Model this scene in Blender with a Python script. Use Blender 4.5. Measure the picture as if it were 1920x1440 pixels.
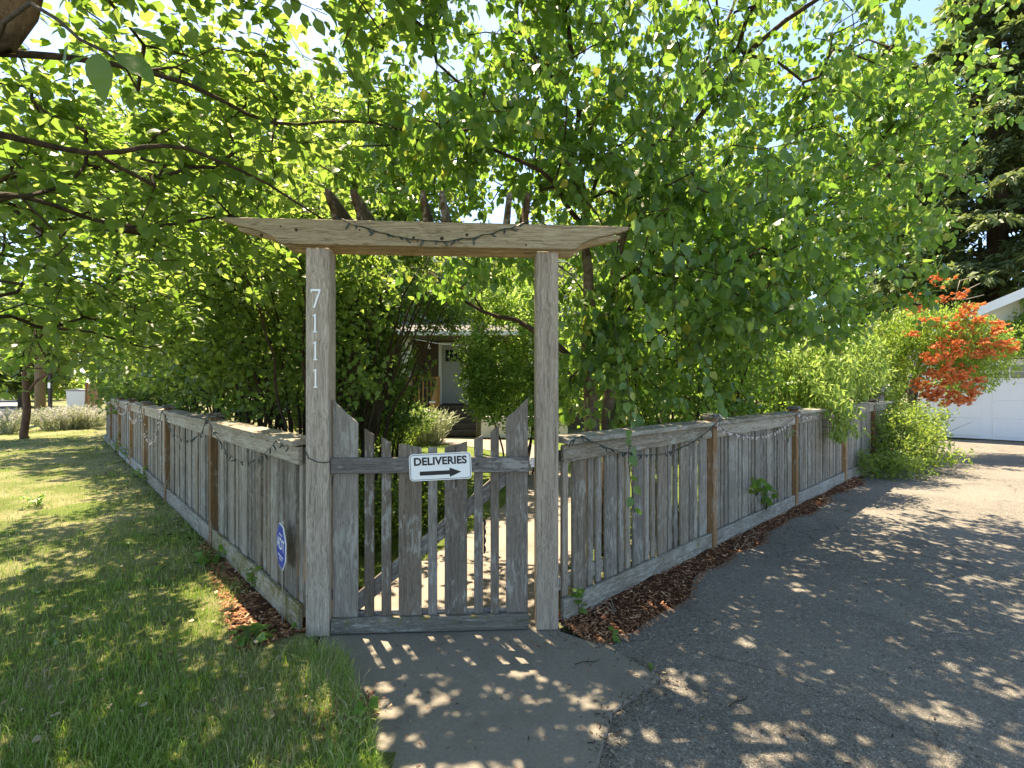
import bpy, bmesh, math, random
import numpy as np
from mathutils import Vector, Matrix, Quaternion

random.seed(11)
rng = np.random.default_rng(11)
R = math.radians
S = bpy.context.scene
COL = S.collection
for o in list(bpy.data.objects):
    bpy.data.objects.remove(o)

# ------------------------------------------------------------------ camera, sky, sun, exposure
F = 920.0                      # focal length in pixels of the 1920 wide photograph
CAMH = 1.55
cd = bpy.data.cameras.new('camera')
cam = bpy.data.objects.new('camera', cd)
COL.objects.link(cam)
cam.location = (0, 0, CAMH)
cam.rotation_euler = (R(90), 0, 0)
cd.sensor_width = 36.0
cd.lens = 36.0 * F / 1920.0
cd.clip_start = 0.02
cd.clip_end = 1500
S.camera = cam

SUN_EL = R(66)
SUN_TO = Vector((-0.51 * math.cos(SUN_EL), 0.86 * math.cos(SUN_EL), math.sin(SUN_EL))).normalized()
w = bpy.data.worlds.new('World')
S.world = w
w.use_nodes = True
wn = w.node_tree
wn.nodes.clear()
sky = wn.nodes.new('ShaderNodeTexSky')
sky.sky_type = 'NISHITA'
sky.sun_disc = False
sky.sun_elevation = SUN_EL
sky.sun_rotation = math.atan2(-0.51, 0.86)
sky.air_density = 0.65
sky.dust_density = 0.4
sky.ozone_density = 8.0
bg = wn.nodes.new('ShaderNodeBackground')
bg.inputs['Strength'].default_value = 0.09
wo = wn.nodes.new('ShaderNodeOutputWorld')
wn.links.new(sky.outputs[0], bg.inputs[0])
wn.links.new(bg.outputs[0], wo.inputs[0])

sl = bpy.data.lights.new('sun', 'SUN')
sl.energy = 2.25
sl.angle = R(0.53)
sl.color = (1.0, 0.985, 0.96)
sun = bpy.data.objects.new('sun', sl)
COL.objects.link(sun)
sun.rotation_euler = SUN_TO.to_track_quat('Z', 'Y').to_euler()

S.view_settings.view_transform = 'Standard'
S.view_settings.look = 'None'
S.view_settings.exposure = 2.9
S.view_settings.use_white_balance = True      # the photographer balanced for the shade
S.view_settings.white_balance_temperature = 9400
S.view_settings.white_balance_tint = 10
S.view_settings.gamma = 1.0
S.view_settings.use_curve_mapping = False
S.cycles.max_bounces = 16
S.cycles.diffuse_bounces = 10
S.cycles.transmission_bounces = 10
S.cycles.glossy_bounces = 3
S.cycles.use_denoising = True
S.cycles.sample_clamp_indirect = 8

# ------------------------------------------------------------------ helpers
def gp(px, py, z=0.0):
    """point of the ground (height z) seen at a pixel of the 1920x1440 photograph"""
    d = F * (CAMH - z) / (py - 719.0)
    return ((px - 960.0) / F * d, d, z)

def ap(px, py, d):
    """point at depth d"""
    return ((px - 960.0) / F * d, d, CAMH - (py - 719.0) / F * d)

def tag(o, label, cat, group=None, kind=None):
    o['label'] = label
    o['category'] = cat
    if group: o['group'] = group
    if kind: o['kind'] = kind
    return o

def empty(name, loc, rz=0.0):
    o = bpy.data.objects.new(name, None)
    o.empty_display_size = 0.1
    o.location = loc
    o.rotation_euler = (0, 0, rz)
    COL.objects.link(o)
    return o

def wrap(name, me, mat, parent=None, loc=None, rot=None):
    o = bpy.data.objects.new(name, me)
    if mat is not None and len(me.materials) == 0:
        me.materials.append(mat)
    if parent is not None: o.parent = parent
    if loc is not None: o.location = loc
    if rot is not None: o.rotation_euler = rot
    COL.objects.link(o)
    return o

def np_mesh(name, V, faces_sets, smooth=False):
    """faces_sets: list of int arrays (n,3) or (n,4)"""
    me = bpy.data.meshes.new(name)
    V = np.asarray(V, np.float32)
    me.vertices.add(len(V))
    me.vertices.foreach_set('co', V.ravel())
    loops = np.concatenate([f.ravel() for f in faces_sets]).astype(np.int32)
    tot = np.concatenate([np.full(len(f), f.shape[1], np.int32) for f in faces_sets])
    start = np.concatenate([[0], np.cumsum(tot)[:-1]]).astype(np.int32)
    me.loops.add(len(loops))
    me.loops.foreach_set('vertex_index', loops)
    me.polygons.add(len(tot))
    me.polygons.foreach_set('loop_start', start)
    me.polygons.foreach_set('loop_total', tot)
    if smooth:
        me.polygons.foreach_set('use_smooth', np.ones(len(tot), bool))
    me.update(calc_edges=True)
    return me

class MB:
    def __init__(s): s.v = []; s.f = []
    def add(s, vs, fs):
        b = len(s.v)
        s.v += [tuple(p) for p in vs]
        s.f += [tuple(i + b for i in f) for f in fs]
    def box(s, x0, x1, y0, y1, z0, z1):
        s.add([(x0,y0,z0),(x1,y0,z0),(x1,y1,z0),(x0,y1,z0),(x0,y0,z1),(x1,y0,z1),(x1,y1,z1),(x0,y1,z1)],
              [(3,2,1,0),(4,5,6,7),(0,1,5,4),(1,2,6,5),(2,3,7,6),(3,0,4,7)])
    def prism(s, poly, a0, a1, axis='y'):
        """poly: 2-D outline; extruded along axis between a0 and a1"""
        n = len(poly)
        def P(u, v, a):
            return {'y': (u, a, v), 'x': (a, u, v), 'z': (u, v, a)}[axis]
        vs = [P(u, v, a0) for u, v in poly] + [P(u, v, a1) for u, v in poly]
        fs = [tuple(range(n)), tuple(range(2*n-1, n-1, -1))]
        fs += [(i, n+i, n+(i+1) % n, (i+1) % n) for i in range(n)]
        s.add(vs, fs)
    def tube(s, pts, rads, k=6, cap=True):
        pts = [Vector(p) for p in pts]
        n = len(pts)
        rings = []
        up = Vector((0.31, 0.17, 0.93)).normalized()
        for i, p in enumerate(pts):
            t = (pts[min(i+1, n-1)] - pts[max(i-1, 0)])
            t = t.normalized() if t.length > 1e-9 else Vector((0, 0, 1))
            a = t.cross(up)
            if a.length < 1e-3: a = t.cross(Vector((1, 0, 0)))
            a.normalize(); b = t.cross(a)
            r = rads[i] if hasattr(rads, '__len__') else rads
            rings.append([p + (a*math.cos(2*math.pi*j/k) + b*math.sin(2*math.pi*j/k))*r for j in range(k)])
        vs = [v for ring in rings for v in ring]
        fs = []
        for i in range(n-1):
            for j in range(k):
                j2 = (j+1) % k
                fs.append((i*k+j, i*k+j2, (i+1)*k+j2, (i+1)*k+j))
        if cap:
            fs.append(tuple(range(k-1, -1, -1)))
            fs.append(tuple((n-1)*k+j for j in range(k)))
        s.add(vs, fs)
    def mesh(s, name, bevel=0.0, smooth=False):
        me = bpy.data.meshes.new(name)
        me.from_pydata(s.v, [], s.f)
        bm = bmesh.new(); bm.from_mesh(me)
        bmesh.ops.recalc_face_normals(bm, faces=bm.faces)
        if bevel > 0:
            es = [e for e in bm.edges if len(e.link_faces) == 2 and e.calc_face_angle(0) > 0.6]
            bmesh.ops.bevel(bm, geom=es, offset=bevel, segments=1, affect='EDGES', clamp_overlap=True)
        bm.to_mesh(me); bm.free()
        if smooth:
            me.polygons.foreach_set('use_smooth', np.ones(len(me.polygons), bool))
        me.update()
        return me
    def build(s, name, mat, parent=None, bevel=0.0, smooth=False, loc=None, rot=None):
        return wrap(name, s.mesh(name, bevel, smooth), mat, parent, loc, rot)

def box_obj(name, mat, parent, x0, x1, y0, y1, z0, z1, bevel=0.003):
    """box with its origin at its centre, so that the grain follows the piece"""
    m = MB(); cx, cy, cz = (x0+x1)/2, (y0+y1)/2, (z0+z1)/2
    m.box(x0-cx, x1-cx, y0-cy, y1-cy, z0-cz, z1-cz)
    return m.build(name, mat, parent, bevel, loc=(cx, cy, cz))

# ------------------------------------------------------------------ materials
class NT:
    def __init__(s, name):
        s.m = bpy.data.materials.new(name); s.m.use_nodes = True
        s.t = s.m.node_tree; s.t.nodes.clear()
        s.out = s.t.nodes.new('ShaderNodeOutputMaterial')
    def n(s, typ, **kw):
        nd = s.t.nodes.new('ShaderNode' + typ)
        for k, v in kw.items():
            if k.startswith('_'): setattr(nd, k[1:], v)
        for k, v in kw.items():
            if not k.startswith('_'):
                key = int(k[1:]) if k[0] == 'i' and k[1:].isdigit() else k.replace('__', ' ')
                s.set(nd.inputs[key], v)
        return nd
    def set(s, inp, v):
        if isinstance(v, bpy.types.NodeSocket): s.t.links.new(v, inp)
        elif isinstance(v, bpy.types.Node): s.t.links.new(v.outputs[0], inp)
        elif isinstance(v, (tuple, list)) and inp.type == 'RGBA' and len(v) == 3: inp.default_value = (*v, 1)
        else: inp.default_value = v
    def ramp(s, fac, stops):
        nd = s.t.nodes.new('ShaderNodeValToRGB')
        s.set(nd.inputs[0], fac)
        e = nd.color_ramp.elements
        while len(e) < len(stops): e.new(0.5)
        for el, (p, c) in zip(e, stops):
            el.position = p
            el.color = (*c, 1) if isinstance(c, (tuple, list)) else (c, c, c, 1)
        return nd.outputs[0]
    def mix(s, fac, a, b, mode='MIX'):
        nd = s.t.nodes.new('ShaderNodeMix'); nd.data_type = 'RGBA'; nd.blend_type = mode
        s.set(nd.inputs[0], fac); s.set(nd.inputs[6], a); s.set(nd.inputs[7], b)
        return nd.outputs[2]
    def math(s, op, a, b=0.0):
        nd = s.t.nodes.new('ShaderNodeMath'); nd.operation = op
        s.set(nd.inputs[0], a); s.set(nd.inputs[1], b)
        return nd.outputs[0]
    def noise(s, vec, scale, detail=4, rough=0.55, dist=0.0):
        return s.n('TexNoise', Vector=vec, Scale=scale, Detail=detail, Roughness=rough, Distortion=dist).outputs[0]
    def bump(s, h, strength=0.4, dist=0.01, normal=None):
        nd = s.n('Bump', Height=h, Strength=strength, Distance=dist)
        if normal is not None: s.set(nd.inputs['Normal'], normal)
        return nd.outputs[0]
    def done(s, sh):
        s.t.links.new(sh if isinstance(sh, bpy.types.NodeSocket) else sh.outputs[0], s.out.inputs[0])
        return s.m
    def principled(s, col, rough=0.7, spec=0.3, normal=None, metallic=0.0):
        p = s.n('BsdfPrincipled')
        s.set(p.inputs['Base Color'], col); s.set(p.inputs['Roughness'], rough)
        s.set(p.inputs['Specular IOR Level'], spec); s.set(p.inputs['Metallic'], metallic)
        if normal is not None: s.set(p.inputs['Normal'], normal)
        return p

def plain(name, col, rough=0.6, spec=0.3, metallic=0.0, vary=0.15, scale=9.0):
    t = NT(name)
    tc = t.n('TexCoord').outputs['Object']
    nz = t.noise(tc, scale, 5)
    c = t.mix(nz, tuple(x*(1-vary) for x in col), tuple(min(1, x*(1+vary)) for x in col))
    return t.done(t.principled(c, rough, spec, t.bump(t.noise(tc, scale*6, 3), 0.12, 0.004), metallic))

def wood(name, dark, mid, light, axis, lichen=0.0, moss=0.0, knots=True, lcol=(0.42, 0.42, 0.37)):
    """weathered timber: grain along the piece's own axis, shifted at random for each piece"""
    dark, mid, light = (tuple(min(.75, x*q) for x in c_) for c_, q in ((dark, 1.15), (mid, 1.36), (light, 1.36)))
    t = NT(name)
    tc = t.n('TexCoord').outputs['Object']
    rnd = t.n('ObjectInfo').outputs['Random']
    off = t.n('CombineXYZ', X=t.math('MULTIPLY', rnd, 13.7), Y=t.math('MULTIPLY', rnd, 7.3), Z=t.math('MULTIPLY', rnd, 29.1))
    p = t.n('VectorMath', _operation='ADD', i0=tc, i1=off).outputs[0]
    sc = {'x': (0.028, 1, 1), 'y': (1, 0.028, 1), 'z': (1, 1, 0.028)}[axis]
    st = t.n('VectorMath', _operation='MULTIPLY', i0=p, i1=sc).outputs[0]
    warp = t.noise(p, 2.2, 3)
    wv = t.n('VectorMath', _operation='ADD', i0=st, i1=t.n('VectorMath', _operation='SCALE', i0=t.n('CombineXYZ', X=warp, Y=warp, Z=warp), Scale=0.05).outputs[0]).outputs[0]
    fine = t.noise(wv, 260, 6, 0.72)
    broad = t.noise(wv, 52, 4, 0.6)
    g = t.math('ADD', t.math('MULTIPLY', fine, 0.72), t.math('MULTIPLY', broad, 0.28))
    c = t.ramp(g, [(0.37, dark), (0.5, mid), (0.64, light)])
    p2 = t.n('VectorMath', _operation='MULTIPLY', i0=p, i1=tuple(0.22 if k < 0.5 else 1 for k in sc)).outputs[0]
    patch = t.noise(p2, 9.0, 5, 0.65)
    c = t.mix(t.ramp(patch, [(0.3, 0.4), (0.62, 0.0)]), c, t.mix(0.5, c, dark))
    tone = t.math('ADD', t.math('MULTIPLY', rnd, 0.6), 0.7)
    c = t.mix(1.0, c, t.n('CombineXYZ', X=tone, Y=tone, Z=tone).outputs[0], 'MULTIPLY')
    r5 = t.math('FRACT', t.math('MULTIPLY', rnd, 91.7))
    c = t.mix(t.ramp(r5, [(0.35, 0.0), (1.0, 0.55)]), c, t.mix(1.0, c, (0.95, 0.8, 0.62), 'MULTIPLY'))
    kn = t.n('TexVoronoi', Vector=t.n('VectorMath', _operation='MULTIPLY', i0=p, i1=tuple(0.55 if k < 0.5 else 1 for k in sc)).outputs[0], Scale=4.0, Randomness=1.0)
    ks = t.n('SeparateColor', Color=kn.outputs['Color']).outputs[0]
    km = t.math('MULTIPLY', t.ramp(kn.outputs['Distance'], [(0.03, 1.0), (0.075, 0.0)]), t.ramp(ks, [(0.6, 0.0), (0.62, 1.0)]))
    c = t.mix(t.math('MULTIPLY', km, 0.75), c, (0.05, 0.036, 0.025))
    h = t.ramp(g, [(0.3, 0.0), (0.6, 1.0)])
    if lichen > 0:
        ln = t.noise(p2, 48, 6, 0.75)
        lm = t.ramp(t.math('MULTIPLY', ln, t.math('ADD', t.noise(p, 3.1, 3), 0.45)), [(0.52-0.1*lichen, 0.0), (0.62-0.1*lichen, 1.0)])
        c = t.mix(t.math('MULTIPLY', lm, 0.5), c, lcol)
    if moss > 0:
        mn = t.noise(p, 11, 6, 0.7)
        mm = t.ramp(mn, [(0.62-0.2*moss, 0.0), (0.74-0.2*moss, 1.0)])
        c = t.mix(t.math('MULTIPLY', mm, 0.8), c, t.mix(fine, (0.06, 0.065, 0.012), (0.2, 0.17, 0.03)))
    return t.done(t.principled(c, 0.82, 0.2, t.bump(h, 0.55, 0.004)))

def leafmat(name, c0, c1, t0, t1, trans=0.45, rough=0.42, spec=0.35, odd=None):
    """two-sided leaf: reflective face plus light passing through; hue differs leaf by leaf"""
    c0, c1 = (tuple(min(.8, x*1.18) for x in c_) for c_ in (c0, c1)); t0, t1 = (tuple(min(.8, x*1.12) for x in c_) for c_ in (t0, t1))
    t = NT(name)
    ri = t.n('NewGeometry').outputs['Random Per Island']
    ro = t.n('ObjectInfo').outputs['Random']
    r = t.math('FRACT', t.math('ADD', ri, ro))
    pos = t.n('NewGeometry').outputs['Position']
    r2 = t.math('FRACT', t.math('MULTIPLY', r, 17.3))
    base = t.mix(r, c0, c1)
    tr = t.mix(r2, t0, t1)
    if odd:
        k = t.ramp(r2, [(0.965, 0.0), (0.975, 1.0)])
        base = t.mix(k, base, odd); tr = t.mix(k, tr, odd)
    nz = t.noise(pos, 55, 3)
    base = t.mix(t.math('MULTIPLY', nz, 0.5), base, t.mix(0.5, base, c0))
    p = t.principled(base, rough, spec, t.bump(nz, 0.25, 0.01))
    q = t.n('BsdfTranslucent', Color=tr)
    return t.done(t.n('MixShader', i0=trans, i1=p.outputs[0], i2=q.outputs[0]))

def bark(name, a, b, scale=14.0, stretch=0.25, bump=0.8):
    t = NT(name)
    tc = t.n('TexCoord').outputs['Object']
    p = t.n('VectorMath', _operation='MULTIPLY', i0=tc, i1=(1, 1, stretch)).outputs[0]
    n1 = t.noise(p, scale, 6, 0.7, 0.4); n2 = t.noise(tc, scale*5, 4, 0.7)
    g = t.math('ADD', t.math('MULTIPLY', n1, 0.65), t.math('MULTIPLY', n2, 0.35))
    return t.done(t.principled(t.ramp(g, [(0.35, a), (0.62, b)]), 0.9, 0.15, t.bump(g, bump, 0.02)))

M = {}
G0, G1, G2 = (0.062, 0.057, 0.052), (0.16, 0.15, 0.138), (0.29, 0.275, 0.255)
M['slat'] = wood('weathered_slat', (0.065, 0.055, 0.043), (0.165, 0.146, 0.12), (0.28, 0.252, 0.212), 'z', lichen=0.1)
M['rail'] = wood('weathered_rail', (0.06, 0.052, 0.04), (0.2, 0.18, 0.145), (0.36, 0.33, 0.27), 'x', lichen=0.4)
M['kick'] = wood('weathered_kickboard', (0.055, 0.052, 0.045), (0.16, 0.152, 0.135), (0.3, 0.29, 0.26), 'x', lichen=0.5, moss=0.2)
M['kick_moss'] = wood('mossy_kickboard', (0.055, 0.052, 0.04), (0.16, 0.15, 0.11), (0.28, 0.26, 0.2), 'x', lichen=0.3, moss=0.6)
M['gate'] = wood('grey_gate_wood', (0.075, 0.064, 0.053), (0.138, 0.119, 0.1), (0.195, 0.171, 0.146), 'z', lichen=0.1)
M['gate_x'] = wood('grey_gate_rail', (0.07, 0.063, 0.06), (0.15, 0.138, 0.13), (0.24, 0.224, 0.214), 'x', lichen=0.15)
M['gate_moss'] = wood('mossy_gate_rail', (0.05, 0.048, 0.04), (0.12, 0.115, 0.1), (0.19, 0.185, 0.165), 'x', lichen=0.1, moss=0.42)
M['post'] = wood('arbor_post_wood', (0.1, 0.083, 0.066), (0.24, 0.205, 0.168), (0.37, 0.325, 0.275), 'z', lichen=0.0)
M['beam'] = wood('arbor_beam_wood', (0.11, 0.08, 0.046), (0.32, 0.25, 0.155), (0.45, 0.37, 0.25), 'x', lichen=0.0, moss=0.05)
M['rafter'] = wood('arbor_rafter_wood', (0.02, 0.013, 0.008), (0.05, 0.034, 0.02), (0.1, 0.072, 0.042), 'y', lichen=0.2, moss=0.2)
M['cedar'] = wood('cedar_fence_post', (0.1, 0.052, 0.024), (0.2, 0.112, 0.055), (0.29, 0.175, 0.092), 'z', lichen=0.1)
M['capblock'] = wood('post_cap_wood', (0.03, 0.024, 0.02), (0.07, 0.058, 0.05), (0.15, 0.13, 0.11), 'x', lichen=0.7)
M['white'] = plain('white_paint', (0.78, 0.78, 0.76), 0.45, 0.4, vary=0.04)
M['black'] = plain('black_print', (0.02, 0.019, 0.019), 0.5, 0.3, vary=0.1)
M['blue'] = plain('blue_print', (0.014, 0.055, 0.36), 0.35, 0.4, vary=0.08)
M['wire'] = plain('dark_green_wire', (0.012, 0.03, 0.024), 0.45, 0.4)
M['bulb'] = plain('pale_bulb', (0.85, 0.7, 0.66), 0.15, 0.6, vary=0.05)
M['bulb_dark'] = plain('green_bulb_socket', (0.02, 0.04, 0.035), 0.3, 0.6)
M['steel'] = plain('galvanised_metal', (0.45, 0.45, 0.46), 0.4, 0.5, 0.8, vary=0.2, scale=30)
M['iron'] = plain('dark_iron', (0.035, 0.033, 0.032), 0.5, 0.4, 0.5)
M['bark_dark'] = bark('dark_branch_bark', (0.02, 0.014, 0.009), (0.085, 0.06, 0.038), 18)
M['bark_near'] = bark('rough_trunk_bark', (0.03, 0.018, 0.01), (0.2, 0.12, 0.06), 16, 0.4, 1.0)
M['bark_grey'] = bark('grey_trunk_bark', (0.05, 0.042, 0.034), (0.2, 0.17, 0.14), 12)
M['bark_birch'] = bark('peeling_birch_bark', (0.035, 0.02, 0.012), (0.26, 0.19, 0.13), 5, 1.8)
M['bark_red'] = bark('reddish_trunk_bark', (0.05, 0.03, 0.02), (0.17, 0.1, 0.065), 14)
M['stem'] = plain('green_stem', (0.09, 0.12, 0.04), 0.6, 0.3)
M['twig'] = plain('bare_twig', (0.3, 0.25, 0.19), 0.8, 0.2)

M['leaf_street'] = leafmat('street_tree_leaf', (0.036, 0.088, 0.02), (0.095, 0.16, 0.045), (0.17, 0.33, 0.04), (0.38, 0.5, 0.11), 0.46)
M['leaf_birch'] = leafmat('birch_leaf', (0.038, 0.1, 0.028), (0.1, 0.175, 0.05), (0.16, 0.36, 0.04), (0.38, 0.55, 0.1), 0.47, 0.34, 0.5, odd=(0.36, 0.38, 0.06))
M['leaf_lilac'] = leafmat('lilac_leaf', (0.035, 0.088, 0.02), (0.1, 0.165, 0.042), (0.19, 0.34, 0.04), (0.42, 0.54, 0.12), 0.45)
M['leaf_back'] = leafmat('tall_tree_leaf', (0.045, 0.1, 0.02), (0.11, 0.175, 0.045), (0.24, 0.4, 0.05), (0.46, 0.56, 0.12), 0.48)
M['leaf_bright'] = leafmat('bright_bush_leaf', (0.11, 0.21, 0.05), (0.25, 0.36, 0.11), (0.28, 0.48, 0.07), (0.5, 0.64, 0.18), 0.5)
M['leaf_bamboo'] = leafmat('narrow_bush_leaf', (0.1, 0.19, 0.035), (0.26, 0.34, 0.1), (0.26, 0.44, 0.06), (0.46, 0.58, 0.17), 0.42)
M['leaf_ground'] = leafmat('ground_shrub_leaf', (0.05, 0.11, 0.02), (0.16, 0.23, 0.06), (0.26, 0.42, 0.05), (0.48, 0.58, 0.12), 0.4)
M['leaf_vine'] = leafmat('vine_leaf', (0.08, 0.17, 0.025), (0.2, 0.3, 0.07), (0.3, 0.48, 0.05), (0.5, 0.62, 0.12), 0.42)
M['leaf_hedge'] = leafmat('hedge_leaf', (0.02, 0.055, 0.012), (0.06, 0.11, 0.022), (0.14, 0.28, 0.02), (0.34, 0.45, 0.06), 0.35)
M['leaf_fir'] = leafmat('fir_needle', (0.045, 0.075, 0.034), (0.15, 0.19, 0.08), (0.14, 0.22, 0.05), (0.3, 0.38, 0.11), 0.3, 0.5)
M['leaf_far'] = leafmat('far_tree_leaf', (0.03, 0.075, 0.02), (0.1, 0.15, 0.04), (0.2, 0.34, 0.04), (0.4, 0.48, 0.1), 0.4)
M['leaf_weed'] = leafmat('weed_leaf', (0.06, 0.14, 0.025), (0.12, 0.22, 0.045), (0.24, 0.45, 0.04), (0.4, 0.58, 0.08), 0.42)
M['leaf_silver'] = leafmat('pale_grass_leaf', (0.2, 0.24, 0.12), (0.46, 0.46, 0.36), (0.25, 0.3, 0.12), (0.42, 0.44, 0.28), 0.3)
M['petal'] = leafmat('orange_petal', (0.6, 0.13, 0.045), (0.75, 0.3, 0.12), (0.55, 0.14, 0.04), (0.7, 0.32, 0.11), 0.3, 0.5, 0.2)
M['petal_lilac'] = leafmat('pale_purple_petal', (0.42, 0.38, 0.38), (0.6, 0.57, 0.52), (0.42, 0.38, 0.36), (0.5, 0.47, 0.42), 0.3, 0.6, 0.1)
M['dry'] = leafmat('dry_leaf', (0.22, 0.15, 0.085), (0.5, 0.4, 0.29), (0.3, 0.2, 0.1), (0.4, 0.3, 0.18), 0.2, 0.6, 0.2)

def mat_grass():
    t = NT('grass_blade')
    g = t.n('NewGeometry'); ri = g.outputs['Random Per Island']; pos = g.outputs['Position']
    dry = t.ramp(t.math('ADD', t.math('MULTIPLY', t.noise(pos, 1.15, 4, 0.6), 0.62), t.math('MULTIPLY', ri, 0.38)), [(0.49, 0.0), (0.72, 1.0)])
    green = t.mix(ri, (0.105, 0.22, 0.032), (0.25, 0.39, 0.08))
    straw = t.mix(ri, (0.38, 0.32, 0.12), (0.6, 0.52, 0.3))
    c = t.mix(dry, green, straw)
    tr = t.mix(dry, (0.3, 0.5, 0.06), (0.48, 0.42, 0.18))
    p = t.principled(c, 0.5, 0.3)
    q = t.n('BsdfTranslucent', Color=tr)
    return t.done(t.n('MixShader', i0=0.35, i1=p.outputs[0], i2=q.outputs[0]))
M['grass'] = mat_grass()

def mat_soil(name, a, b, c, s=1.15):
    a, b, c = (tuple(x*1.2 for x in c_) for c_ in (a, b, c))
    t = NT(name)
    pos = t.n('NewGeometry').outputs['Position']
    n1 = t.noise(pos, s, 4, 0.6); n2 = t.noise(pos, 38, 6, 0.75); n3 = t.noise(pos, 160, 3, 0.7)
    k = t.mix(t.ramp(n1, [(0.42, 0.0), (0.62, 1.0)]), a, b)
    k = t.mix(t.ramp(n2, [(0.42, 0.0), (0.7, 0.8)]), k, c)
    return t.done(t.principled(k, 0.95, 0.1, t.bump(t.math('ADD', n2, n3), 0.9, 0.02)))
M['lawn'] = mat_soil('lawn_thatch', (0.1, 0.135, 0.035), (0.27, 0.25, 0.13), (0.14, 0.125, 0.06))
M['lawn_green'] = mat_soil('garden_lawn_base', (0.1, 0.15, 0.035), (0.13, 0.17, 0.05), (0.1, 0.12, 0.03))
M['earth'] = mat_soil('bare_earth', (0.06, 0.045, 0.03), (0.1, 0.075, 0.05), (0.14, 0.11, 0.07))
M['mulch_base'] = mat_soil('mulch_base', (0.055, 0.022, 0.012), (0.085, 0.034, 0.016), (0.03, 0.016, 0.01), 3)
M['terrain'] = mat_soil('far_ground', (0.1, 0.12, 0.05), (0.22, 0.2, 0.11), (0.14, 0.13, 0.07), 0.2)

def mat_concrete(name, a, b, stain, s=1.0):
    a, b, stain = (tuple(x*1.22 for x in c_) for c_ in (a, b, stain))
    t = NT(name)
    pos = t.n('NewGeometry').outputs['Position']
    n1 = t.noise(pos, 1.7*s, 6, 0.65, 0.3); n2 = t.noise(pos, 60, 5, 0.8); n3 = t.noise(pos, 7, 5, 0.7)
    c = t.mix(t.ramp(n2, [(0.3, 0.0), (0.72, 1.0)]), a, b)
    c = t.mix(t.ramp(n1, [(0.5, 0.0), (0.75, 0.8)]), c, stain)
    c = t.mix(t.ramp(n3, [(0.6, 0.0), (0.8, 0.45)]), c, stain)
    return t.done(t.principled(c, 0.9, 0.2, t.bump(n2, 0.5, 0.004)))
M['concrete'] = mat_concrete('old_concrete', (0.13, 0.115, 0.093), (0.205, 0.182, 0.149), (0.09, 0.08, 0.065))
M['path'] = mat_concrete('garden_path_concrete', (0.17, 0.145, 0.122), (0.235, 0.2, 0.17), (0.11, 0.092, 0.074))
M['stucco'] = mat_concrete('pale_stucco', (0.5, 0.48, 0.45), (0.6, 0.58, 0.54), (0.4, 0.38, 0.35))

def mat_asphalt():
    t = NT('worn_asphalt')
    pos = t.n('NewGeometry').outputs['Position']
    v = t.n('TexVoronoi', Vector=pos, Scale=175.0)
    cellc = v.outputs['Color']
    v2 = t.n('TexVoronoi', Vector=pos, Scale=70.0)
    sep = t.math('ADD', t.math('MULTIPLY', t.n('SeparateColor', Color=cellc).outputs[0], 0.72), t.math('MULTIPLY', t.n('SeparateColor', Color=v2.outputs['Color']).outputs[0], 0.28))
    n1 = t.noise(pos, 0.8, 5, 0.6, 0.3); n2 = t.noise(pos, 24, 5, 0.75)
    c = t.ramp(sep, [(0.1, (0.07, 0.061, 0.049)), (0.42, (0.155, 0.139, 0.115)), (0.7, (0.23, 0.208, 0.174)), (0.86, (0.255, 0.231, 0.195)), (0.9, (0.47, 0.435, 0.375))])
    c = t.mix(t.ramp(n2, [(0.35, 0.4), (0.62, 0.0)]), c, (0.1, 0.091, 0.081))
    n4 = t.noise(pos, 3.2, 6, 0.7, 0.5)
    c = t.mix(t.ramp(n4, [(0.5, 0.0), (0.66, 0.45)]), c, (0.1, 0.088, 0.074))
    c = t.mix(t.ramp(n1, [(0.42, 0.0), (0.7, 0.4)]), c, (0.28, 0.254, 0.213))
    wp = t.n('VectorMath', _operation='ADD', i0=pos, i1=t.n('VectorMath', _operation='SCALE', i0=t.n('TexNoise', Vector=pos, Scale=2.2, Detail=5).outputs['Color'], Scale=0.5).outputs[0]).outputs[0]
    ve = t.n('TexVoronoi', _feature='DISTANCE_TO_EDGE', Vector=wp, Scale=0.55)
    ck = t.math('MULTIPLY', t.ramp(ve.outputs[0], [(0.0, 1.0), (0.005, 0.0)]), t.ramp(t.noise(pos, 0.45, 2), [(0.45, 0.0), (0.55, 1.0)]))
    c = t.mix(t.math('MULTIPLY', ck, 0.8), c, (0.03, 0.027, 0.024))
    stn = t.noise(pos, 1.4, 4, 0.6, 1.2)
    c = t.mix(t.ramp(stn, [(0.6, 0.0), (0.68, 0.35)]), c, (0.075, 0.07, 0.065))
    h = t.math('SUBTRACT', t.math('MULTIPLY', n2, 0.8), v.outputs['Distance'])
    return t.done(t.principled(c, 0.85, 0.25, t.bump(h, 0.8, 0.006)))
M['asphalt'] = mat_asphalt()
M['road'] = mat_concrete('street_asphalt', (0.17, 0.17, 0.175), (0.23, 0.23, 0.235), (0.13, 0.13, 0.13))

def mat_chip():
    t = NT('bark_mulch_chip')
    ri = t.n('NewGeometry').outputs['Random Per Island']
    c = t.ramp(ri, [(0.0, (0.075, 0.033, 0.02)), (0.4, (0.21, 0.09, 0.048)), (0.8, (0.37, 0.17, 0.09)), (1.0, (0.55, 0.36, 0.22))])
    return t.done(t.principled(c, 0.9, 0.15))
M['chip'] = mat_chip()
t = NT('mixed_litter')
M['litter'] = t.done(t.principled(t.ramp(t.n('NewGeometry').outputs['Random Per Island'], [(0.0, (0.03, 0.022, 0.016)), (0.6, (0.07, 0.05, 0.035)), (0.75, (0.2, 0.14, 0.08)), (1.0, (0.42, 0.34, 0.22))]), 0.9, 0.15))
M['siding'] = plain('brown_siding_paint', (0.12, 0.085, 0.06), 0.7, 0.2, vary=0.08)
M['siding_grey'] = plain('grey_siding_paint', (0.34, 0.34, 0.35), 0.7, 0.2, vary=0.06)
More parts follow.
